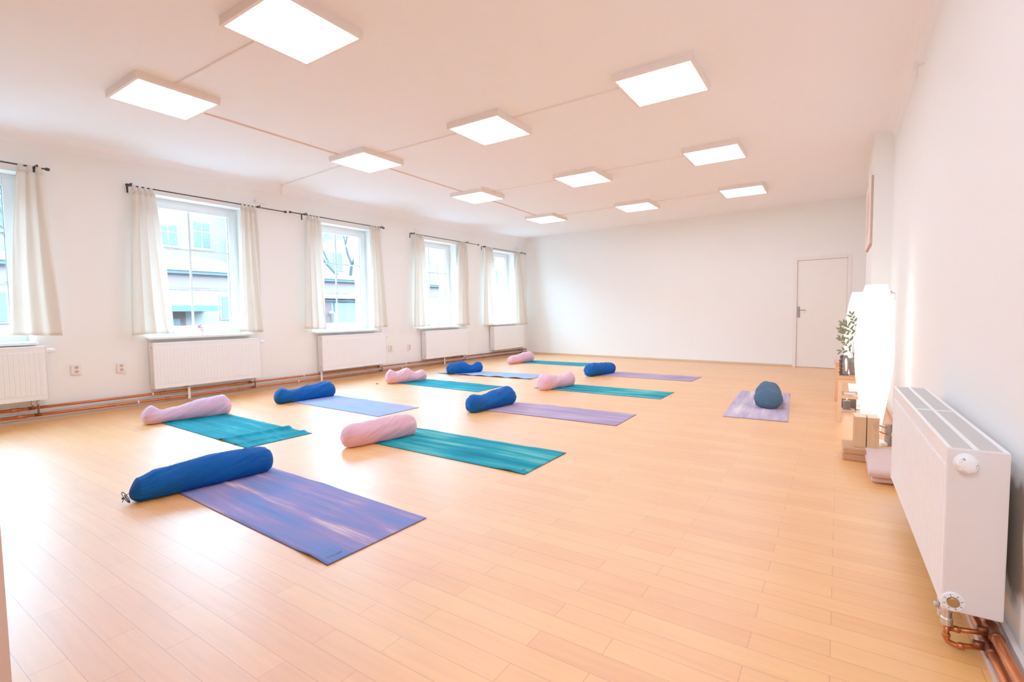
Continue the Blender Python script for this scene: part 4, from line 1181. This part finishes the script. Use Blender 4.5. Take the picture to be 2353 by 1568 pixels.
for pts, n in STEMS:
    pts = [Vector(p_) for p_ in pts]
    P_ = []
    for i in range(len(pts)-1):
        for k in range(6): P_.append(pts[i].lerp(pts[i+1], k/6))
    P_.append(pts[-1])
    for _ in range(3): P_ = [P_[0]] + [(P_[i-1]+P_[i]*2+P_[i+1])/4 for i in range(1, len(P_)-1)] + [P_[-1]]
    bm = bmesh.new(); tube(bm, P_, [0.0035*(1-0.6*i/len(P_)) for i in range(len(P_))], 6); st_ = obj('stem', bm, M['stem'], t, smooth=True)
    bm = bmesh.new()
    for k in range(n):
        s_ = 0.42 + 0.58*(k+1)/n; idx = min(len(P_)-2, int(s_*(len(P_)-1))); c = P_[idx]; tg_ = (P_[idx+1]-P_[max(0, idx-1)]).normalized()
        side = 1 if k % 2 else -1
        sd = tg_.cross(Vector((0, 1, 0))).normalized()*side
        tip = c + (sd*0.75 + tg_*0.6 + Vector((0, rnd.uniform(-0.6, 0.2), 0.1))).normalized()*rnd.uniform(0.042, 0.062)
        leaf(bm, c, tip, rnd.uniform(0.009, 0.013), (rnd.uniform(-0.3, 0.3), -1, 0.5))
    leaf(bm, P_[-1], P_[-1]+(P_[-1]-P_[-3]).normalized()*0.04, 0.009, (0, -1, 0.3))
    lf_ = obj('leaves', bm, M['leaf'], t)
    md = lf_.modifiers.new('solid', 'SOLIDIFY'); md.thickness = 0.001

# candle on a tray with pebbles
t = thing('candle_tray', 'square tray with pebbles on the floor under the pine stool', 'tray', (0.030, 6.36, 0), 0.0)
bm = bmesh.new(); bx(bm, 0, 0.135, 0, 0.14, 0, 0.006)
for q in ((0, 0.135, 0, 0.007), (0, 0.135, 0.133, 0.14), (0, 0.007, 0.007, 0.133), (0.128, 0.135, 0.007, 0.133)): bx(bm, q[0], q[1], q[2], q[3], 0.006, 0.024)
obj('tray_body', bm, M['tray'], t, bevel=0.002)
rnd = random.Random(3); k = 0
for (px_, py_) in ((0.018, 0.022), (0.022, 0.055), (0.045, 0.018), (0.075, 0.016), (0.106, 0.020), (0.116, 0.052), (0.115, 0.085), (0.018, 0.09), (0.02, 0.118), (0.06, 0.125), (0.10, 0.12)):
    bm = bmesh.new(); ball(bm, (0, 0, 0), 0.0125, rnd.uniform(0.9, 1.2), rnd.uniform(0.8, 1.1), 0.75, 10, 7)
    o = obj('pebble', bm, M['pebble'], smooth=True); o.location = (0.030+px_, 6.36+py_, 0.0155+0.0)
    tag(o, 'small round pinkish pebble around the pillar candle', 'pebble', 'pebbles around the candle')
t = thing('pillar_candle', 'lit grey pillar candle on the tray under the stool', 'candle', (0.092, 6.43, 0.006), 0.0)
bm = bmesh.new(); lathe(bm, [(0.034, 0), (0.035, 0.004), (0.035, 0.108), (0.032, 0.112), (0.02, 0.110), (0.002, 0.108)], 28); obj('wax_body', bm, M['candle'], t, smooth=False)
bm = bmesh.new(); lathe(bm, [(0.001, 0.122), (0.006, 0.130), (0.0065, 0.138), (0.003, 0.152), (0.0005, 0.160)], 14); obj('flame', bm, M['flame'], t, smooth=True)
bm = bmesh.new(); tube(bm, [(0, 0, 0.108), (0.001, 0, 0.126)], 0.001, 6); obj('wick', bm, M['hole'], t)
t = thing('slate_box', 'dark square box standing behind the lit candle', 'box', (0.03, 6.53, 0), 0.0)
bm = bmesh.new(); bx(bm, 0.0, 0.15, 0, 0.05, 0, 0.13); obj('box_body', bm, M['darkbox'], t, bevel=0.003)
bm = bmesh.new(); bx(bm, -0.004, 0.154, -0.004, 0.054, 0.13, 0.138); obj('box_lid', bm, M['darkbox'], t, bevel=0.002)
# white oval dish on the stool stretcher
bm = bmesh.new(); lathe(bm, [(0.012, 0), (0.045, 0.006), (0.052, 0.022), (0.048, 0.026), (0.03, 0.02), (0.004, 0.018)], 24)
o = obj('white_dish', bm, M['potwhite'], smooth=True); o.location = (0.105, 5.80+0.0, 0.27); tag(o, 'white oval dish resting on the rail of the front pine stool', 'dish')

# cork blocks (two stacked) and four standing wooden blocks
for z, lb in ((0.0, 'lower brown cork yoga block of the stack, on the floor'), (0.048, 'upper brown cork yoga block of the stack, under the wooden blocks')):
    bm = bmesh.new(); bx(bm, -0.115, 0.115, -0.13, 0.13, 0.0, 0.0472)
    o = obj('cork_block', bm, M['cork'], bevel=0.007); o.location = (0.158, 4.465, z+0.0003); o.rotation_euler = (0, 0, 0.03 if z else 0.0)
    tag(o, lb, 'yoga block', 'stacked cork blocks')
labs = ['standing wooden yoga block, front left of the four', 'standing wooden yoga block with cracks, front right of the four', 'standing wooden yoga block behind the front left one', 'standing wooden yoga block behind the front right one']
k = 0
for yy in (4.375, 4.455):
    for xx in (0.1115, 0.1865):
        t = thing('wooden_block', labs[k], 'yoga block', (xx+(0.003 if k == 1 else 0) - (0.004 if k > 1 else 0), yy, 0.0955), 0.0, 'standing wooden blocks')
        bm = bmesh.new(); bx(bm, 0, 0.0725, 0, 0.074, 0, 0.228); 
        for f_ in bm.faces:
            if all(abs(v.co.z-0.228) < 1e-5 for v in f_.verts): f_.material_index = 1
        obj('block_body', bm, [M['block'], M['block_top']], t, bevel=0.003)
        if k == 1:
            bm = bmesh.new(); rr = random.Random(2)
            for x0, z0, ln in ((0.045, 0.20, 0.06), (0.052, 0.17, 0.04), (0.038, 0.19, 0.03), (0.058, 0.205, 0.05), (0.050, 0.11, 0.02)):
                pts = [(x0+rr.uniform(-0.002, 0.002), -0.0003, z0-ln*i/4) for i in range(5)]; tube(bm, pts, 0.0006, 5)
            obj('wood_cracks', bm, M['hole'], t)
        k += 1

# folded blanket: a strip folded over itself, seen from its rolled end
LIN = fabric('dusty_pink_linen', (208, 168, 156), (218, 180, 168))
t = thing('folded_blanket', 'folded dusty pink blanket on the floor beside the right radiator', 'blanket', (0.185, 3.80, 0.0), 0.0)
def sheet(bm, path, x0, x1, th, nx=14, wav=0.004, seed=0, edge=0.03):
    n = len(path); top = []; bot = []
    for i in range(n):
        a = Vector(path[max(0, i-1)]); b_ = Vector(path[min(n-1, i+1)]); d = (b_-a).normalized(); nr = Vector((-d.y, d.x))
        rt = []; rb = []
        for j in range(nx+1):
            s_ = j/nx; x = x0+(x1-x0)*s_
            e_ = min(1, min(s_, 1-s_)*(x1-x0)/edge); tk = th*(0.25+0.75*math.sqrt(max(0, 1-(1-e_)**2)))
            wv = wav*noise.noise(Vector((x*9, path[i][0]*7, seed)))
            p_ = Vector(path[i])
            rt.append(bm.verts.new((x + 0.01*noise.noise(Vector((path[i][0]*5, seed, 2))), p_.x + nr.x*tk/2, max(0.001, p_.y + nr.y*tk/2 + wv))))
            rb.append(bm.verts.new((x + 0.01*noise.noise(Vector((path[i][0]*5, seed, 2))), p_.x - nr.x*tk/2, max(0.001, p_.y - nr.y*tk/2 + wv))))
        top.append(rt); bot.append(rb)
    for i in range(n-1):
        for j in range(nx):
            bm.faces.new((top[i][j], top[i+1][j], top[i+1][j+1], top[i][j+1])); bm.faces.new((bot[i][j], bot[i][j+1], bot[i+1][j+1], bot[i+1][j]))
        bm.faces.new((top[i][0], bot[i][0], bot[i+1][0], top[i+1][0])); bm.faces.new((top[i][nx], top[i+1][nx], bot[i+1][nx], bot[i][nx]))
    for j in range(nx):
        bm.faces.new((top[0][j], top[0][j+1], bot[0][j+1], bot[0][j])); bm.faces.new((top[-1][j], bot[-1][j], bot[-1][j+1], top[-1][j+1]))
def uturn(cy, cz, r, a0, a1, n=8, fl=1.0): return [(cy + r*math.cos(a0+(a1-a0)*i/n)*fl, cz + r*math.sin(a0+(a1-a0)*i/n)) for i in range(n+1)]
# outer fold: bottom layer goes forward, turns up at the near end, comes back over the top
bm = bmesh.new()
path = [(0.68, 0.010), (0.4, 0.010), (0.12, 0.010)] + uturn(0.070, 0.0235, 0.0135, -pi/2, -3*pi/2, 8, 1.7) + [(0.14, 0.037), (0.4, 0.038), (0.68, 0.037)]
sheet(bm, path, 0.012, 0.245, 0.016, wav=0.006, seed=2)
obj('bottom_fold', bm, LIN, t, smooth=True, subsurf=1)
bm = bmesh.new()
path = [(0.68, 0.053), (0.4, 0.053), (0.12, 0.052)] + uturn(0.045, 0.071, 0.019, -pi/2, -3*pi/2, 10, 1.8) + [(0.10, 0.091), (0.2, 0.098), (0.34, 0.102), (0.5, 0.100), (0.62, 0.096), (0.68, 0.090)]
sheet(bm, path, -0.005, 0.245, 0.019, wav=0.010, seed=1)
obj('top_fold', bm, LIN, t, smooth=True, subsurf=1)
bm = bmesh.new()
path = [(0.66, 0.071), (0.4, 0.073), (0.12, 0.071), (0.07, 0.070)]
sheet(bm, path, 0.0, 0.24, 0.018, wav=0.004, seed=3)
obj('inner_fold', bm, LIN, t, smooth=True, subsurf=1)

# old pipe stubs with shut-off valves behind the blocks
t = thing('pipe_stub', 'grey pipe stubs with red levered valves between the lamp and the radiator', 'pipe', (0.355, 4.98, 0), 0.0)
for xx, yy, h in ((0.0, 0.0, 0.175), (0.050, -0.01, 0.22)):
    bm = bmesh.new(); lathe(bm, [(0.024, 0), (0.024, h*0.45), (0.020, h*0.46), (0.020, h*0.62), (0.025, h*0.63), (0.025, h*0.95), (0.022, h)], 20, cx=xx, cy=yy); obj('stub_pipe', bm, M['oldpipe'], t, smooth=False)
for zz, ln in ((0.155, 0.055), (0.105, 0.06)):
    bm = bmesh.new(); tube(bm, [(-0.01, -0.015, zz-0.01), (-0.03, -0.02, zz-0.006), (-0.055, -0.022, zz+0.004), (-0.072, -0.022, zz+0.012)], [0.008, 0.006, 0.006, 0.005], 8); obj('valve_lever', bm, M['redhandle'], t, smooth=True)
bm = bmesh.new()
tube(bm, [(0, -0.01, 0.15), (-0.012, -0.016, 0.15)], 0.010, 10); obj('valve_neck', bm, M['brass'], t)
bm = bmesh.new(); tube(bm, [(0, -0.01, 0.10), (-0.012, -0.016, 0.10)], 0.010, 10); obj('valve_neck', bm, M['brass'], t)
t = thing('power_adapter', 'white plug box with flex on the floor beside the pipe stubs', 'adapter', (0.315, 4.98, 0), 0.2)
bm = bmesh.new(); bx(bm, -0.025, 0.025, -0.06, 0.06, 0, 0.028); obj('adapter_body', bm, M['wire_white'], t, bevel=0.006)
bm = bmesh.new(); tube(bm, [(0.0, 0.06, 0.012), (-0.01, 0.12, 0.006), (-0.04, 0.20, 0.004), (-0.05, 0.30, 0.004)], 0.003, 8); obj('flex', bm, M['wire_white'], t, smooth=True)

# small hook high on the wall next to the front lamp
t = thing('wall_hook', 'small metal hook on the right wall beside the top of the front lamp', 'hook', (XR, 6.45, 1.27), 0.0)
t.scale = (0.7, 0.7, 0.7)
bm = bmesh.new(); bx(bm, -0.006, 0.0, -0.012, 0.012, -0.10, 0.02); obj('hook_plate', bm, M['white_side'], t, bevel=0.002)
bm = bmesh.new(); tube(bm, [(-0.004, 0, 0.0), (-0.03, 0, 0.002), (-0.045, 0, 0.012), (-0.045, 0, 0.022)], 0.005, 8); ball(bm, (-0.045, 0, 0.026), 0.009); obj('hook_arm', bm, M['steel'], t, smooth=True)
# small beige sensor tube high on the right wall
t = thing('wall_sensor', 'small beige sensor tube high on the right wall', 'sensor', (XR-0.05, 4.75, 2.86), 0.0)
bm = bmesh.new(); lathe(bm, [(0.008, -0.06), (0.013, -0.055), (0.013, 0.05), (0.008, 0.055)], 16); obj('sensor_body', bm, M['line'], t, smooth=True)
bm = bmesh.new(); tube(bm, [(0, 0, 0.03), (0.05, 0, 0.03)], 0.006, 8); obj('sensor_mount', bm, M['line'], t)

# picture on the side of the chimney breast
t = thing('wall_picture', 'tall pale canvas picture on the chimney breast, seen edge on', 'picture', (0.30, 7.06, 1.86), 0.0)
bm = bmesh.new(); bx(bm, -0.022, -0.001, 0, 1.05, 0, 0.78); obj('stretcher_frame', bm, M['canvas_edge'], t, bevel=0.002)
bm = bmesh.new(); bx(bm, -0.030, -0.022, 0.002, 1.048, 0.002, 0.778); cv_ = obj('canvas_face', bm, M['canvas'], t, bevel=0.003)
bm = bmesh.new(); n = 40
pts = []
for k in range(n):
    a = 2*pi*k/n; r_ = 1+0.10*math.sin(7*a)+0.06*math.sin(11*a+1)
    pts.append((0.525+0.33*r_*math.cos(a), 0.39+0.30*r_*math.sin(a)))
v = [bm.verts.new((-0.0306, p_[0], p_[1])) for p_ in pts]; bm.faces.new(v); obj('painted_motif', bm, M['canvas_art'], cv_)

# ------------------------------------------------------------------ outside
EXT = {}
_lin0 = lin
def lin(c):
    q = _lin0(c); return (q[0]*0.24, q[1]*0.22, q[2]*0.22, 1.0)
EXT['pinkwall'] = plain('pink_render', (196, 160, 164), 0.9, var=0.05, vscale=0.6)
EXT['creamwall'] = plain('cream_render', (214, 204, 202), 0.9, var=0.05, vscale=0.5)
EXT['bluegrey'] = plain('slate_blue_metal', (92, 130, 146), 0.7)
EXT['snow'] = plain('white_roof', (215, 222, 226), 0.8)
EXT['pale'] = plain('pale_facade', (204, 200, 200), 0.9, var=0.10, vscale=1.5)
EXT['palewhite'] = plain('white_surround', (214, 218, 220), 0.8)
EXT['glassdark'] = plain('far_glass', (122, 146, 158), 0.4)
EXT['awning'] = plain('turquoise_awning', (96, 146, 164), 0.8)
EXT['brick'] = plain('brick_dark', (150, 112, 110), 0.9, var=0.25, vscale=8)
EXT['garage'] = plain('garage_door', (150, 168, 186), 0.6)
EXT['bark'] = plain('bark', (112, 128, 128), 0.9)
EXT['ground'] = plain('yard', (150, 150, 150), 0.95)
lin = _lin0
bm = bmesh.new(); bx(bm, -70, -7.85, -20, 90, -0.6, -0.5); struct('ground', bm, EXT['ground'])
XB = -18.0
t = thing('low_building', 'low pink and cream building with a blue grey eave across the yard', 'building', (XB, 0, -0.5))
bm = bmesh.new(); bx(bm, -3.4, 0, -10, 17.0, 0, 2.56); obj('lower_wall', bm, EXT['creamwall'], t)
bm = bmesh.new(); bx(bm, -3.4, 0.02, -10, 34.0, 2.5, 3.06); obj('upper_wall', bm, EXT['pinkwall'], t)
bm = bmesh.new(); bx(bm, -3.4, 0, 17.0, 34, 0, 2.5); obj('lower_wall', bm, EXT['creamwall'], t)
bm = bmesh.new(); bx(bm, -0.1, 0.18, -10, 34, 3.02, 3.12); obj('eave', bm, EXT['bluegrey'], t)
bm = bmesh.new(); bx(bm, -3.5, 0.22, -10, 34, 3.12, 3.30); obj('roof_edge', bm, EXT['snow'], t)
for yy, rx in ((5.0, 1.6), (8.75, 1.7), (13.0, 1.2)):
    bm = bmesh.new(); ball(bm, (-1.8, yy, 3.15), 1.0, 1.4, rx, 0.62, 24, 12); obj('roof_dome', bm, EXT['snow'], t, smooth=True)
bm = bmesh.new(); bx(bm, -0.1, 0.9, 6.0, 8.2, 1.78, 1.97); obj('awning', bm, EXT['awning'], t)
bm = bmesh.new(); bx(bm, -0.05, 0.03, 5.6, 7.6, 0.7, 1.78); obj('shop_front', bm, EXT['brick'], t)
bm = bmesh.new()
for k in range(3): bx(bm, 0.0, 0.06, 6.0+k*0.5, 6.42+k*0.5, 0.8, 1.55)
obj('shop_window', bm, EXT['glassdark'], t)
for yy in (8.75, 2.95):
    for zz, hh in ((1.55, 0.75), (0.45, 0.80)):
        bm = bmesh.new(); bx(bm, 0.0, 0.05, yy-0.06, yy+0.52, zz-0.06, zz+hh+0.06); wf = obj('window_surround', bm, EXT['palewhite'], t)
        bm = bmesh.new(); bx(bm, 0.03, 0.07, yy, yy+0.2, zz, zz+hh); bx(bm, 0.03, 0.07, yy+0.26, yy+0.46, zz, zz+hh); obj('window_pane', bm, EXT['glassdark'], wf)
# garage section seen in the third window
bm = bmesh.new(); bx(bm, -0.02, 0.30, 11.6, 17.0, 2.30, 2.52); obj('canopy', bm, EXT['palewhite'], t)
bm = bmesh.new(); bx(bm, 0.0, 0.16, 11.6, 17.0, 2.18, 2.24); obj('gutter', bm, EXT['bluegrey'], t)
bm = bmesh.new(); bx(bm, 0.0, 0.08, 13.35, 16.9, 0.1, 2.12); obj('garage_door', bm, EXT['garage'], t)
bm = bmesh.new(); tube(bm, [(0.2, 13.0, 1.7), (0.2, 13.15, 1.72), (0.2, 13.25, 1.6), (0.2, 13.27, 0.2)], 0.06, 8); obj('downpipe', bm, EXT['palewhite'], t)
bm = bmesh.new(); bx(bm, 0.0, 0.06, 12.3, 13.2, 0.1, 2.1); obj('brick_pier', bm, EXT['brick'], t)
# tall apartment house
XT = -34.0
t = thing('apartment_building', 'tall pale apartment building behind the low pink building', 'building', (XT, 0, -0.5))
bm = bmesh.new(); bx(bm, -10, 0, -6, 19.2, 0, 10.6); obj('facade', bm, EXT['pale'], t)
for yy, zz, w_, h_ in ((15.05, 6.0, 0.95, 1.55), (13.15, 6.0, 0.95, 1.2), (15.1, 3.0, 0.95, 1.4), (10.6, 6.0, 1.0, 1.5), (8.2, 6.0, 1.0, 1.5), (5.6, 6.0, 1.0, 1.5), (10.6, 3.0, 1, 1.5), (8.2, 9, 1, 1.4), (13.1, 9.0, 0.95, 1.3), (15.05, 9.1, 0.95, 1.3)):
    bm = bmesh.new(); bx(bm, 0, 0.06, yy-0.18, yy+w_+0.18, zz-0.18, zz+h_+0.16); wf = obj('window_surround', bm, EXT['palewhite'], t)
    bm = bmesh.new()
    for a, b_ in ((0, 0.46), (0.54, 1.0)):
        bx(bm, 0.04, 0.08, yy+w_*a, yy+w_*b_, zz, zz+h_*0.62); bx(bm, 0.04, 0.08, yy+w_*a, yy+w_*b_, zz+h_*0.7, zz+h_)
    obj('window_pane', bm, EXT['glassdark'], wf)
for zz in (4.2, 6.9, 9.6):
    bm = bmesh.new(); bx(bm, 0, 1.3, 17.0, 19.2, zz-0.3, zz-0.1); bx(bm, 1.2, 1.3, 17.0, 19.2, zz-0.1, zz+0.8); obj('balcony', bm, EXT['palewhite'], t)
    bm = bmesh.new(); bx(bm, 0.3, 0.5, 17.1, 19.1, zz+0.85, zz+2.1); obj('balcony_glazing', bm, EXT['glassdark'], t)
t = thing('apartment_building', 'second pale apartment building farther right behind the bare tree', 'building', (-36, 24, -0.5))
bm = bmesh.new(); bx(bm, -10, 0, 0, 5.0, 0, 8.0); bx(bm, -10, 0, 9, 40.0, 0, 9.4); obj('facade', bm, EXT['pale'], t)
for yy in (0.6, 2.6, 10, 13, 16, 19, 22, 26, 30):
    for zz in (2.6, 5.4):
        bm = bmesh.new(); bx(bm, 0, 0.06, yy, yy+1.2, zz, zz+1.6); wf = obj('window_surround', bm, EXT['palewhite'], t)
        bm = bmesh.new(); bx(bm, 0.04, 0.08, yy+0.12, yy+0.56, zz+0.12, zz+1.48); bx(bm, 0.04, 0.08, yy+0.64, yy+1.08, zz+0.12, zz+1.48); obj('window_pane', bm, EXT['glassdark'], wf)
# bare trees
def tree(label, base, seed, h=8.0, spread=1.0):
    t = thing('bare_tree', label, 'tree', base)
    rnd = random.Random(seed); bm = bmesh.new()
    def grow(p_, d, L, r, depth):
        q = p_ + d*L; m_ = (p_+q)/2 + Vector((rnd.uniform(-1, 1), rnd.uniform(-1, 1), 0))*L*0.06
        tube(bm, [p_, m_, q], [r, r*0.85, r*0.7], 6, caps=False)
        if depth == 0: return
        for k in range(3 if depth > 2 else 3):
            nd = (d + Vector((rnd.uniform(-1, 1), rnd.uniform(-1, 1), rnd.uniform(-0.5, 0.7)))*0.75*spread).normalized()
            grow(q, nd, L*rnd.uniform(0.62, 0.85), r*0.62, depth-1)
    grow(Vector((0, 0, 0)), Vector((0.0, 0.0, 1)), h*0.28, 0.22, 6)
    obj('branches', bm, EXT['bark'], t, smooth=True)
tree('bare branched tree behind the low building, seen in the third window', (-28.0, 22.0, -0.5), 4, 11.5, 1.0)
tree('bare tree farther right, glimpsed through the last windows', (-28.0, 36.0, -0.5), 9, 11.5, 1.0)
tree('bare tree at the far left, glimpsed through the cut off window', (-28.0, 5.2, -0.5), 14, 11.5, 1.1)

# ------------------------------------------------------------------ world: bright overcast sky, brighter overhead
w = bpy.data.worlds.new('overcast'); bpy.context.scene.world = w; w.use_nodes = True
nt = w.node_tree; bg = nt.nodes['Background']
tc = N(nt, 'ShaderNodeTexCoord'); sp = N(nt, 'ShaderNodeSeparateXYZ'); nt.links.new(tc.outputs['Generated'], sp.inputs[0])
mr = N(nt, 'ShaderNodeMapRange', interpolation_type='SMOOTHSTEP'); mr.inputs['From Min'].default_value = 0.16; mr.inputs['From Max'].default_value = 0.26
mr.inputs['To Min'].default_value = 1.05; mr.inputs['To Max'].default_value = 22.0
nt.links.new(sp.outputs['Z'], mr.inputs['Value']); nt.links.new(mr.outputs[0], bg.inputs['Strength'])
bg.inputs['Color'].default_value = (0.43, 0.78, 1.04, 1)

# the ceiling light of the first row that hangs beyond the upper picture edge, and an unseen fill light added behind the camera to brighten the near right
for loc, sz, P_ in (((-1.25, 1.95, 3.03), 0.6, 11.0), ((-0.45, -1.25, 2.7), 0.9, 26.0)):
    ld = bpy.data.lights.new('unseen_area_light', 'AREA'); ld.shape = 'SQUARE'; ld.size = sz; ld.energy = P_; ld.color = (0.70, 0.80, 0.98)
    lo = bpy.data.objects.new('unseen_area_light', ld); C.objects.link(lo); lo.location = loc
    if loc[1] < 0: lo.rotation_euler = (math.radians(50), 0, 0)

# ------------------------------------------------------------------ camera
cam = bpy.data.cameras.new('camera'); co = bpy.data.objects.new('camera', cam); C.objects.link(co)
f_px, yaw, pitch, roll = 1130.8327, math.radians(33.6), math.radians(3.32), math.radians(-0.70)
f_px, yaw, pitch, roll = 1130.8327, 0.586380, 0.057874, -0.012197
fw = Vector((-math.sin(yaw)*math.cos(pitch), math.cos(yaw)*math.cos(pitch), -math.sin(pitch)))
rt = Vector((math.cos(yaw), math.sin(yaw), 0)); up = rt.cross(fw)
r2 = rt*math.cos(roll) + up*math.sin(roll); u2 = -rt*math.sin(roll) + up*math.cos(roll)
mtx = Matrix(((r2.x, u2.x, -fw.x, 0), (r2.y, u2.y, -fw.y, 0), (r2.z, u2.z, -fw.z, 1.11808), (0, 0, 0, 1)))
co.matrix_world = mtx
cam.sensor_width = 36; cam.lens = f_px/2353*36; cam.clip_start = 0.02; cam.clip_end = 300
bpy.context.scene.camera = co

sc = bpy.context.scene
sc.view_settings.view_transform = 'Standard'; sc.view_settings.look = 'None'
sc.view_settings.exposure = 0.84; sc.view_settings.gamma = 1.42
sc.cycles.use_denoising = True
sc.cycles.max_bounces = 7; sc.cycles.diffuse_bounces = 5; sc.cycles.glossy_bounces = 3; sc.cycles.transparent_max_bounces = 10
sc.cycles.use_adaptive_sampling = True; sc.cycles.adaptive_threshold = 0.1; sc.cycles.adaptive_min_samples = 16
sc.cycles.sample_clamp_indirect = 8.0
sc.cycles.caustics_reflective = False
